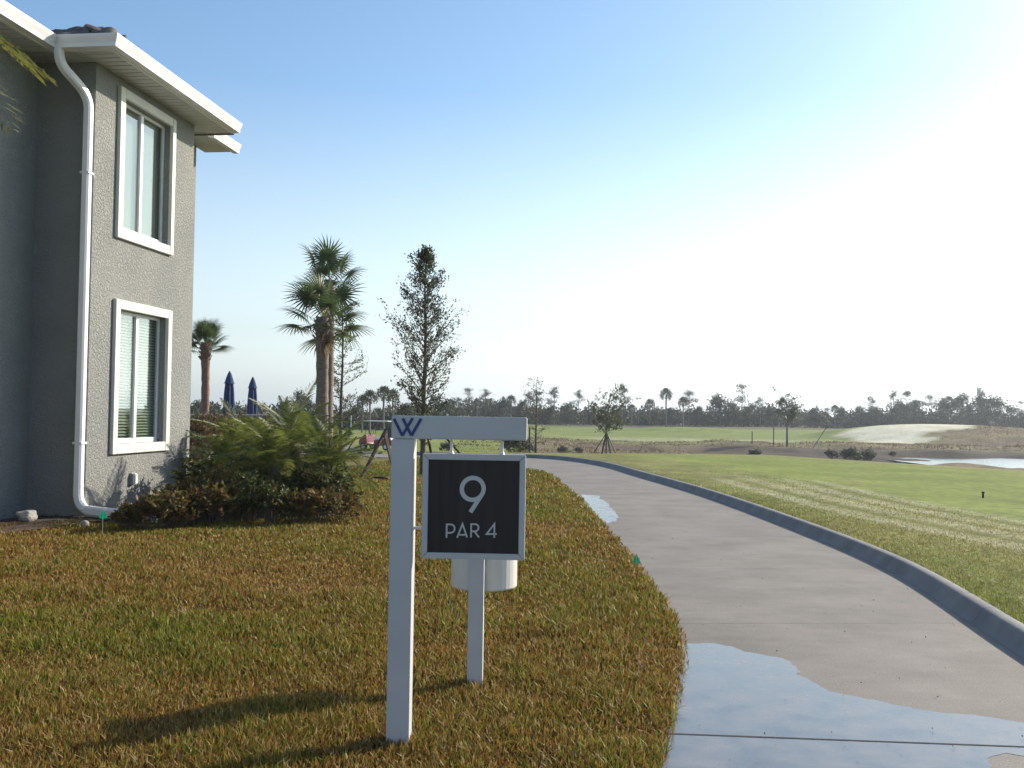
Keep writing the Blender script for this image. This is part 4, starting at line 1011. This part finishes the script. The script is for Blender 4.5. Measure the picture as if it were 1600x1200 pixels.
# ------------------------------------------------------------------ patio things behind the house
for (px, Y, tip) in ((357.5, 37, 580), (394, 41, 589)):
    p = foot(px, Y); top = at_depth(px, tip, Y).z - p.z
    u = empty('patio_umbrella', p); tag(u, 'closed navy blue patio umbrella ' + ('next to the small red-trunked palm' if px < 370 else 'standing behind the feathery palm tips'), 'umbrella')
    MB().lathe([(0, 0), (.25, 0), (.25, .06), (.03, .08), (.022, .1), (.022, top-.05), (0, top-.05)], 14).build('pole', M['black'], u)
    mb = MB(); n = 16; zs = [(.10, top-1.75), (.165, top-1.7), (.17, top-1.2), (.15, top-.75), (.12, top-.42)]
    for r_, z in zs:
        for k in range(n):
            rr = r_*(1 + (.2 if k % 2 else -.14)); mb.v.append((rr*math.cos(2*math.pi*k/n), rr*math.sin(2*math.pi*k/n), z))
    for i in range(len(zs)-1):
        for k in range(n): mb.f.append((i*n+k, i*n+(k+1) % n, (i+1)*n+(k+1) % n, (i+1)*n+k))
    mb.f.append(tuple((len(zs)-1)*n + k for k in range(n))); mb.f.append(tuple(reversed(range(n))))
    c = mb.build('canopy', M['blue_cloth'], u, smooth=False)
    MB().lathe([(.205, top-.45), (.17, top-.40), (.13, top-.26), (.06, top-.07), (.03, top-.04), (.03, top-.03), (.04, top-.015), (.02, top), (0, top)], 12).build('top_valance', M['blue_cloth'], c)
f0 = foot(296, 34); f1 = foot(420, 40); fz = at_depth(320, 648, 34.8).z
fn = empty('pool_fence', f0); tag(fn, 'black metal picket fence behind the palms and umbrellas', 'fence')
def loc(p): return Vector(p) - f0
NPK = 44
def fp(t, z): v = f0.lerp(f1, t); return loc((v.x, v.y, z))
MB().bar(fp(0, fz), fp(1, fz), .04, .04).build('rail', M['black'], fn); MB().bar(fp(0, .2), fp(1, .2), .03, .03).build('rail', M['black'], fn)
pk = MB().box((-.009, -.009, 0), (.009, .009, fz)).mesh('picket', M['black'])
for i in range(NPK):
    o = link('picket', pk, None, fn); v = fp(i/(NPK-1), 0); o.location = (v.x, v.y, -f0.z)
for i in range(4): v = fp(i/3, 0); MB().box((v.x-.03, v.y-.03, -f0.z-.2), (v.x+.03, v.y+.03, -f0.z+fz+.03)).build('post', M['black'], fn)
a = gp(304, 752); u = empty('utility_box', (a.x - .05, 17.6, 0), HROT); tag(u, 'pale utility box standing at the far corner of the house', 'utility box')
MB().box((-.22, -.3, 0), (.1, .3, .72)).build('cabinet', M['tan_cloth'], u, bevel=.01); MB().box((-.24, -.32, .722), (.12, .32, .76)).build('lid', M['gutter'], u, bevel=.01)
# ------------------------------------------------------------------ golf cart
GC = gp(602, 707.5); GC = Vector((at_depth(593, 700, 62).x, 62, 0)); GC.z = float(hb(GC.x, GC.y)) + .035
cart = empty('golf_cart', GC, R(-28)); tag(cart, 'red golf cart with white seats and thin roof parked behind the tee sign', 'golf cart')
# local: -x is forward
def wheel(x, y):
    w_ = MB(); w_.lathe([(.13, -.09), (.21, -.095), (.225, -.05), (.225, .05), (.21, .095), (.13, .09)], 20); tyre = w_.mesh('wheel', M['rubber'], smooth=True)
    o = link('wheel', tyre, None, cart); o.rotation_euler = (math.pi/2, 0, 0); o.location = (x, y, .225)
    MB().lathe([(0, -.06), (.05, -.07), (.12, -.05), (.13, -.085), (.13, .085), (.12, .05), (.05, .07), (0, .06)], 16).build('rim', M['cartwhite'], o, smooth=True)
for x in (-.82, .82):
    for y in (-.48, .48): wheel(x, y)
MB().extrude([(-1.15, .28), (-1.2, .5), (-1.05, .72), (-.78, .92), (-.66, .9), (-.6, .42), (-.1, .38), (-.05, .62), (.62, .66), (.72, .8), (1.12, .78), (1.2, .55), (1.15, .32)], -.52, .52).build('body', M['red'], cart, bevel=.03)
MB().extrude([(-1.17, .45), (-1.21, .5), (-1.06, .74), (-.8, .935), (-.72, .93), (-.98, .66)], -.4, .4).build('front_cowl', M['cartwhite'], cart, bevel=.01)
MB().box((-.05, -.5, .63), (.5, .5, .78)).build('seat', M['cartwhite'], cart, bevel=.03); MB().extrude([(.42, .78), (.52, .78), (.66, 1.2), (.57, 1.22)], -.5, .5).build('seat_back', M['cartwhite'], cart, bevel=.02)
MB().box((-.9, -.56, 1.72), (.95, .56, 1.77)).build('roof', M['gutter'], cart, bevel=.02)
for y in (-.5, .5):
    MB().tube([(-.72, y, .9), (-.52, y, 1.73)], .018, 6).build('roof_strut', M['black'], cart); MB().tube([(.78, y, .78), (.72, y, 1.73)], .018, 6).build('roof_strut', M['black'], cart)
sw = MB(); sw.tube([(-.42 + .06*math.cos(a), -.22 + .16*math.sin(a), 1.02 + .15*math.cos(a)) for a in np.linspace(0, 2*math.pi, 18)], .014, 6); sw.tube([(-.42, -.22, 1.02), (-.66, -.22, .85)], .016, 6); sw.build('steering_wheel', M['black'], cart)
MB().box((.78, -.36, .78), (1.16, -.06, 1.35)).build('golf_bag', M['black'], cart, bevel=.04); MB().box((.78, .06, .78), (1.16, .36, 1.35)).build('golf_bag', M['black'], cart, bevel=.04)
MB().box((-.62, -.48, .28), (.75, .48, .34)).build('floor', M['rubber'], cart)
# ------------------------------------------------------------------ middle distance: staked saplings, bushes, thin posts
p = foot(948, 66); sapling('staked_tree', 'small bushy green tree on four wooden props by the brown bank', p, 3.35, 1.5, 40, 22, .15, [(.085, .10, .03), (.06, .075, .025), (.11, .10, .04)], (4, 4, 2), 101, z0=.42, trunk_r=.06, sparse=.3, shape='umb')
for dx, dy in ((-1.0, .1), (.75, -.2), (.3, -.5), (-.3, .6)): stake(Vector((p.x+dx, p.y+dy, p.z-.1)), Vector((p.x, p.y, p.z+1.55)), 'wooden prop of the small bushy tree by the brown bank', .09)
p = foot(1230, 88); sapling('staked_tree', 'thin dark-trunked young tree on the brown bank with short posts around it', p, 4.2, 1.45, 40, 15, .15, [(.055, .065, .035), (.08, .08, .04)], (4, 3), 108, z0=.5, trunk_r=.10, sparse=.3, shape='umb')
for a_, b_ in (((-3.0, 0, -.1), (-3.0, 0, 1.3)), ((-1.1, .2, -.1), (-1.1, .2, 1.7)), ((2.2, 0, -.1), (3.4, 0, 1.8))):
    stake(p + Vector(a_), p + Vector(b_), 'short thin post round the young tree on the brown bank', .075)
p = foot(838, 42); sapling('bare_sapling', 'thin nearly bare sapling just beyond the bend of the path', p, 3.1, .75, 40, 5, .07, [(.10, .085, .06), (.13, .10, .07)], (3, 2), 115, z0=.15, trunk_r=.05, sparse=.4, shape='spread')
p = foot(828, 41); o = MB().tube([(p.x, p.y, p.z-.1), (p.x, p.y, p.z+1.1)], .03, 8).build('marker_post', M['black']); tag(o, 'slim black marker post beside the bare sapling', 'post')
p = foot(549, 60); o = MB().tube([(p.x, p.y, p.z-.1), (p.x, p.y, p.z+2.1)], .03, 6).build('marker_post', M['gutter']); tag(o, 'slim pale pole standing past the side path', 'post')
GB = shrub_mesh(120, [(.09, .095, .06), (.12, .12, .085), (.06, .065, .04)], (4, 3, 3), 50, .7, 1.0, .12, 30)
for px, Y, s in ((806, 45, 1.0), (822, 46, .7), (700, 48, .6)): shrub(px, Y, GB, s, 'grey green rounded bush on the grass beyond the path bend', 'grey green bushes beyond the path')
# grey scrub on the bank by the dark ditch
for px, Y, s in ((1180, 66, .7), (1330, 66, 1.1), (1352, 70, 1.2), (1300, 72, .8), (1395, 79, .5), (880, 66, .6), (905, 69, .5)):
    shrub(px, Y, GB, s, 'low grey scrub bush on the brown bank of the ditch', 'scrub bushes on the ditch bank')
# ------------------------------------------------------------------ far tree line
def clump_tree(seed, kind, H):
    r_ = np.random.default_rng(seed); rd = random.Random(seed); tr = MB(); LP = []
    if kind == 'pine':
        bend = rd.uniform(-.5, .5); pts = [(bend*math.sin(f*2)*.5, 0, H*f) for f in np.linspace(0, .97, 7)]; tr.tube(pts, [.17*(1-f*.8) for f in np.linspace(0, .97, 7)], 6)
        for i in range(16):
            f = rd.uniform(.55, 1.0); az = rd.uniform(0, 6.28); L = H*.2*(1.15-f)*2.0*rd.uniform(.45, 1.05); x0 = bend*math.sin(f*2)*.5
            c = np.array((x0 + L*math.cos(az), L*math.sin(az), H*f + L*.25)); tr.tube([(x0, 0, H*f*.96), tuple(c)], [.05, .02], 4, cap=False)
            n = rd.randint(40, 90); LP.append(c + r_.normal(size=(n, 3))*np.array((.46, .46, .22))*H/9)
        ls = .42; cols = [(.055, .062, .035), (.08, .085, .05), (.035, .042, .026)]; wt = (4, 3, 3); el = 3.5
    elif kind == 'oak':
        tr.tube([(0, 0, 0), (.1, 0, H*.3), (0, .1, H*.6)], [.22, .16, .08], 6)
        for i in range(26):
            f = rd.uniform(.22, .95); az = rd.uniform(0, 6.28); rr = H*.42*math.sin(math.pi*min(1, .2+f*.78))**.7*rd.uniform(.25, 1.0); c = np.array((rr*math.cos(az), rr*math.sin(az), H*f))
            tr.tube([(0, 0, H*f*.6), tuple(c)], [.06, .02], 4, cap=False); n = rd.randint(80, 140); LP.append(c + r_.normal(size=(n, 3))*np.array((.55, .55, .42))*H/7)
        ls = .36; cols = [(.05, .06, .028), (.075, .08, .035), (.03, .037, .02), (.11, .095, .045)]; wt = (4, 3, 3, 1); el = 1.8
    else:      # bushy palm with a skirt
        tr.tube([(0, 0, 0), (.1, 0, H*.5), (.05, .05, H*.86)], [.2, .17, .18], 7); top = np.array((.05, .05, H*.86))
        for i in range(26):
            az = i*2.4; e = R(85-115*i/25); d = np.array((math.cos(az)*math.cos(e), math.sin(az)*math.cos(e), math.sin(e))); c = top + d*1.15
            n = 30; q_ = r_.normal(size=(n, 3)); q_ /= np.linalg.norm(q_, axis=1)[:, None]; LP.append(c + q_*.34)
        ls = .5; cols = [(.05, .062, .03), (.075, .08, .035), (.12, .09, .05)]; wt = (4, 3, 1); el = 4
    P = np.concatenate(LP); V, T, C_ = leaf_cloud(P, ls, pick(cols, wt, len(P), r_, .35), r_, el, .25)
    return bulk('crown', V, T, C_, M['far_leaf'], obj=False), tr.mesh('trunk', M['far_bark'])
PROTO = {'pine': [clump_tree(200+i, 'pine', 10) for i in range(5)], 'oak': [clump_tree(220+i, 'oak', 7) for i in range(5)], 'palm': [clump_tree(240+i, 'palm', 7.5) for i in range(3)]}
PH = {'pine': 10.3, 'oak': 7.0, 'palm': 7.9}
LAB = {'pine': ('slash_pine', 'tall slender pine with open tufted crown in the far tree line', 'pine tree', 'pines of the far tree line'),
       'oak': ('oak_tree', 'dark rounded oak in the far tree line beyond the fairway', 'oak tree', 'oaks of the far tree line'),
       'palm': ('wild_palm', 'shaggy wild cabbage palm in the far tree line', 'palm tree', 'wild palms of the far tree line')}
FAR = [('pine',733,606,175),('pine',757,606,185),('palm',745,622,168),('oak',783,622,172),('palm',799,617,176),('oak',815,625,170),('pine',826,610,182),('pine',838,606,178),('pine',866,604,174),
       ('oak',885,629,172),('oak',862,632,168),('pine',905,607,190),('oak',925,640,172),('pine',972,599,172),('palm',987,631,172),('palm',1015,623,176),('palm',1041,606,174),('pine',1076,606,180),('palm',1067,620,170),
       ('oak',1048,636,176),('oak',1092,634,178),('oak',1020,640,180),('oak',962,641,176),('oak',1125,616,182),('oak',1142,628,180),('pine',1160,600,186),('pine',1188,618,182),('oak',1172,630,184),('oak',1206,636,184),
       ('pine',1222,622,190),('oak',1240,634,186),('oak',1272,637,190),('pine',1292,634,192),('oak',1312,635,188),('palm',1305,632,186),('oak',1342,634,196),('pine',1358,616,200),('oak',1366,635,196),('pine',1395,609,202),('pine',1417,610,205),
       ('oak',1405,625,200),('oak',1432,624,204),('pine',1452,612,206),('oak',1470,622,204),('pine',1482,618,210),('oak',1503,614,204),('pine',1527,602,208),('oak',1532,618,208),('oak',1556,619,206),('oak',1580,632,206),('pine',1596,626,210),('oak',1612,630,208),
       ('oak',1640,624,208),('pine',1660,612,214),('oak',1690,626,210),
       ('palm',578,608,92),('palm',600,602,95),('palm',614,607,97),('palm',566,616,96),('oak',636,628,110),('oak',468,610,118),('oak',446,626,124),('oak',310,624,130),('oak',330,636,135),('oak',345,640,140),('oak',420,640,130),('oak',690,628,150),('oak',705,622,160),('oak',655,626,140),
       ('oak',540,640,130),('oak',555,634,120),('oak',590,636,125),('pine',716,618,172),('oak',500,632,128),('oak',270,630,130),('oak',220,628,130)]
for i, (kd, px, ty, Y) in enumerate(FAR):
    p = foot(px, Y); H = at_depth(px, ty, Y).z - p.z; nm, lb, ct, gr = LAB[kd]
    if Y < 165: lb = lb.replace('in the far tree line', 'behind the house lawn and path').replace(' beyond the fairway', ''); gr = gr.replace('of the far tree line', 'behind the house lawn')
    cm, tm_ = PROTO[kd][i % len(PROTO[kd])]
    t = empty(nm, p - Vector((0, 0, .15)), random.uniform(0, 6.28)); tag(t, lb, ct, gr); s = H/PH[kd]; sx = s*random.uniform(.85, 1.1)
    t.scale = (sx, sx, s); link('crown', cm, None, t); link('trunk', tm_, None, t)
# understory reading as one mass
r_ = np.random.default_rng(300); LP = []
def mass(n, q_, h, wx, wy):
    a = r_.uniform(0, 6.28, n); rr = np.sqrt(r_.uniform(size=n)); zz = h*np.sqrt(np.clip(1-rr**2, 0, 1))*r_.uniform(.05, 1, n)**.6
    return np.array(q_) + np.stack([wx*rr*np.cos(a), wy*rr*np.sin(a), zz], -1)
for i in range(330):
    px = r_.uniform(680, 1750); Y = (172 + (px-700)*.035) + r_.uniform(-2, 26); q_ = foot(px, Y); h = r_.uniform(1.8, 4.4) * (.75 + .6*float(vnoise(px, 0, 45, 5)))
    LP.append(mass(240, q_, h, r_.uniform(1.2, 2.8), 1.6))
for i in range(150):
    px = r_.uniform(180, 730); Y = r_.uniform(105, 150); q_ = foot(px, Y); h = r_.uniform(1.0, 3.0)
    LP.append(mass(160, q_, h, r_.uniform(1., 2.2), 1.2))
P = np.concatenate(LP); V, T, C_ = leaf_cloud(P, .5, pick([(.05, .058, .03), (.075, .078, .04), (.03, .036, .02), (.11, .09, .05)], (4, 3, 3, 1), len(P), r_, .3), r_, 1.8, .2)
tag(bulk('understory', V, T, C_, M['far_leaf']), 'continuous dark scrub beneath the far tree line', 'scrub', kind='stuff')
# tall dry grass on the brown bank
n_ = 60000; X = r_.uniform(-4, 75, n_); Y = r_.uniform(52, 120, n_); u = X/Y; keep = (u < .62) & ((Y < 97) | ((X-44)-(Y-106) > 2)); X, Y = X[keep], Y[keep]
crest = np.interp(np.clip(X/Y, -3, 3), _cu, _cd); keep = (Y > crest + 20) & ~((X > 14) & (Y > 45) & (Y < 86)); X, Y = X[keep], Y[keep]; n_ = len(X); Z = hb(X, Y)
cl = vnoise(X, Y, 2.5, 31); h = (.03 + .18*cl**2) * r_.uniform(.5, 1.3, n_); a = r_.uniform(0, 6.28, n_); w_ = .05
lx = r_.normal(size=n_)*.12; ly = r_.normal(size=n_)*.12
V = np.stack([np.stack([X-np.cos(a)*w_, Y-np.sin(a)*w_, Z-.03], -1), np.stack([X+np.cos(a)*w_, Y+np.sin(a)*w_, Z-.03], -1), np.stack([X+lx, Y+ly, Z+h], -1)], 1).reshape(-1, 3)
C_ = np.repeat(pick([(.17, .125, .08), (.22, .17, .09), (.10, .075, .055), (.13, .12, .055)], (4, 3, 3, 1), n_, r_, .25), 3, 0)
tag(bulk('dry_grass', V, np.arange(n_*3).reshape(-1, 3), C_, M['far_leaf']), 'brown dry grass on the bank of the ditch and mound', 'grass', kind='stuff')
# ------------------------------------------------------------------ lawn blades
def blades(X, Y, Z, H, W_, C_, r_, name, label, lean=.6):
    n = len(X); a = r_.uniform(0, 6.28, n); b = r_.uniform(0, 6.28, n); ln = np.abs(r_.normal(size=n))*lean*H
    dx, dy = np.cos(a)*W_/2, np.sin(a)*W_/2; lx, ly = np.cos(b)*ln, np.sin(b)*ln
    v = [np.stack([X-dx, Y-dy, Z], -1), np.stack([X+dx, Y+dy, Z], -1), np.stack([X+dx*.85+lx*.35, Y+dy*.85+ly*.35, Z+H*.6], -1), np.stack([X-dx*.85+lx*.35, Y-dy*.85+ly*.35, Z+H*.6], -1), np.stack([X+lx, Y+ly, Z+H], -1)]
    V = np.stack(v, 1).reshape(-1, 3); k = np.arange(n)*5
    T = np.concatenate([np.stack([k, k+1, k+2], -1), np.stack([k, k+2, k+3], -1), np.stack([k+3, k+2, k+4], -1)])
    o = bulk(name, V, T, np.repeat(C_, 5, 0), M['grass']); tag(o, label, 'grass', kind='stuff'); return o
r_ = np.random.default_rng(400)
def sample(n, y0, y1, u0, u1, pw):
    t = r_.uniform(size=n); e = 1-pw; Y = (y0**e + t*(y1**e - y0**e))**(1/e); X = Y*r_.uniform(u0, u1, n); return X, Y
# density falls with distance: number per ring ~ Y^-0.6
X, Y = sample(640000, 2.3, 36, -.85, .32, .8)
dl = side_dist(LE, X, Y); ok = dl < .015 + .03*r_.uniform(-1, 1, len(X))
L_ = np.array([HMI[0][0], HMI[0][1]]); lx_ = HMI[0][0]*X + HMI[0][1]*Y + HMI[0][3]; ly_ = HMI[1][0]*X + HMI[1][1]*Y + HMI[1][3]
ok &= ~((lx_ < .0) & (ly_ > -.5)) & ~((lx_ < -.35) & (ly_ > -9) & (lx_ < -.45))
ok &= ~((ly_ > np.maximum(-.5, lx_*.75 - 1.25)) & (lx_ < 2.7) & (ly_ < 4.2))
X, Y = X[ok], Y[ok]; n = len(X)
big = vnoise(X, Y, .55, 41)*.6 + vnoise(X, Y, .2, 42)*.4; mid = vnoise(X, Y, 2.2, 43)
hgt = (.028 + .036*r_.uniform(size=n)) * (.35 + 1.3*big) * (1 + .02*np.maximum(0, Y-8)); wd = (.006 + .004*r_.uniform(size=n)) * np.maximum(1, Y/5.5)
green = pick([(.16, .18, .02), (.12, .155, .018), (.22, .20, .03)], (4, 4, 3), n, r_, .3); tan = pick([(.27, .165, .035), (.32, .225, .06), (.21, .095, .028), (.38, .30, .15)], (4, 2, 4, 1), n, r_, .3)
pg = np.clip(.30 + .75*(mid-.5) + .6*(big-.5) + .28*smooth01(11, 20, Y), .07, .93)
C_ = np.where((r_.uniform(size=n) < pg)[:, None], green, tan)
blades(X, Y, hb(X, Y)-.008, hgt, wd, C_, r_, 'lawn_grass', 'brown and green coarse lawn grass in front of the house')
# short grass beside the kerb on the fairway side
X, Y = sample(270000, 3.2, 26, .1, .95, .7); dr = side_dist(RE, X, Y); ok = (dr > KERB_W + .01) & (r_.uniform(size=len(X)) > .9*smooth01(13, 25, Y)); X, Y, dr = X[ok], Y[ok], dr[ok]
ok = (r_.uniform(size=len(X)) < (1 - smooth01(2.4, 3.6, dr))) | (np.minimum(poly_dist(TR1, X, Y), poly_dist(TR2, X, Y)) < .6); X, Y, dr = X[ok], Y[ok], dr[ok]; n = len(X)
zz = hb(X, Y) + (KERB_H-.02)*(1 - smooth01(2, 7, dr))
dd = np.minimum(poly_dist(TR1, X, Y), poly_dist(TR2, X, Y)); ok = ~((dd < .17) & (r_.uniform(size=n) < .8)); X, Y, dr, zz, dd = X[ok], Y[ok], dr[ok], zz[ok], dd[ok]; n = len(X)
edge = np.exp(-((dr-KERB_W)/.05)**2)
hgt = (.014 + .014*r_.uniform(size=n)) * (1 + 1.3*edge) * np.where(dr > 3.2, .6, 1); wd = (.004+.002*r_.uniform(size=n))*np.maximum(1, Y/6)
green = pick([(.21, .23, .05), (.16, .19, .04), (.25, .24, .07)], (4, 3, 3), n, r_, .25); tan = pick([(.31, .25, .10), (.38, .32, .17), (.25, .18, .08)], (4, 3, 2), n, r_, .25); pale = pick([(.55, .52, .36)], (1,), n, r_, .2)
mid = vnoise(X, Y, 1.6, 47); C_ = np.where((r_.uniform(size=n) < np.clip(.74 + .8*(mid-.5), .1, .97))[:, None], green, tan)
C_ = np.where(((dd > .17) & (dd < .55) & (r_.uniform(size=n) < .6) & (Y < 24))[:, None], pale, C_)
blades(X, Y, zz, hgt, wd, C_, r_, 'fairway_grass', 'short yellow green grass along the kerb and fairway edge')
# scattered clippings and grit on the path and wet slab
n_ = 260; X = r_.uniform(.6, 3.6, n_); Y = 4.3 + 9*r_.uniform(size=n_)**2; ok = (side_dist(LE, X, Y) > .03) & (side_dist(RE, X, Y) < -.03); X, Y = X[ok], Y[ok]; n_ = len(X); near = np.exp(-side_dist(LE, X, Y)/.5)
P = np.stack([X, Y, hb(X, Y)+.007], -1); V, T, C_ = leaf_cloud(P, .014, pick([(.10, .07, .04), (.25, .2, .13), (.05, .04, .03)], (3, 2, 3), n_, r_), r_, 1.8); V[:, 2] = np.clip(V[:, 2], .006, .016)
tag(bulk('path_litter', V, T, C_, M['grass']), 'tiny grass clippings and grit scattered on the concrete path', 'litter', kind='stuff')
# ------------------------------------------------------------------ air
mt = bpy.data.materials.new('haze'); mt.use_nodes = True; t = mt.node_tree; t.nodes.clear(); ou = t.nodes.new('ShaderNodeOutputMaterial'); pv = t.nodes.new('ShaderNodeVolumePrincipled')
pv.inputs['Color'].default_value = (.80, .89, 1.0, 1); pv.inputs['Density'].default_value = .00045; pv.inputs['Anisotropy'].default_value = .45
t.links.new(pv.outputs[0], ou.inputs['Volume'])
o = MB().box((-1600, -1600, -4.5), (1600, 1600, 16)).build('haze', mt); tag(o, 'thin sunlit morning haze over the golf course', 'haze', kind='stuff')
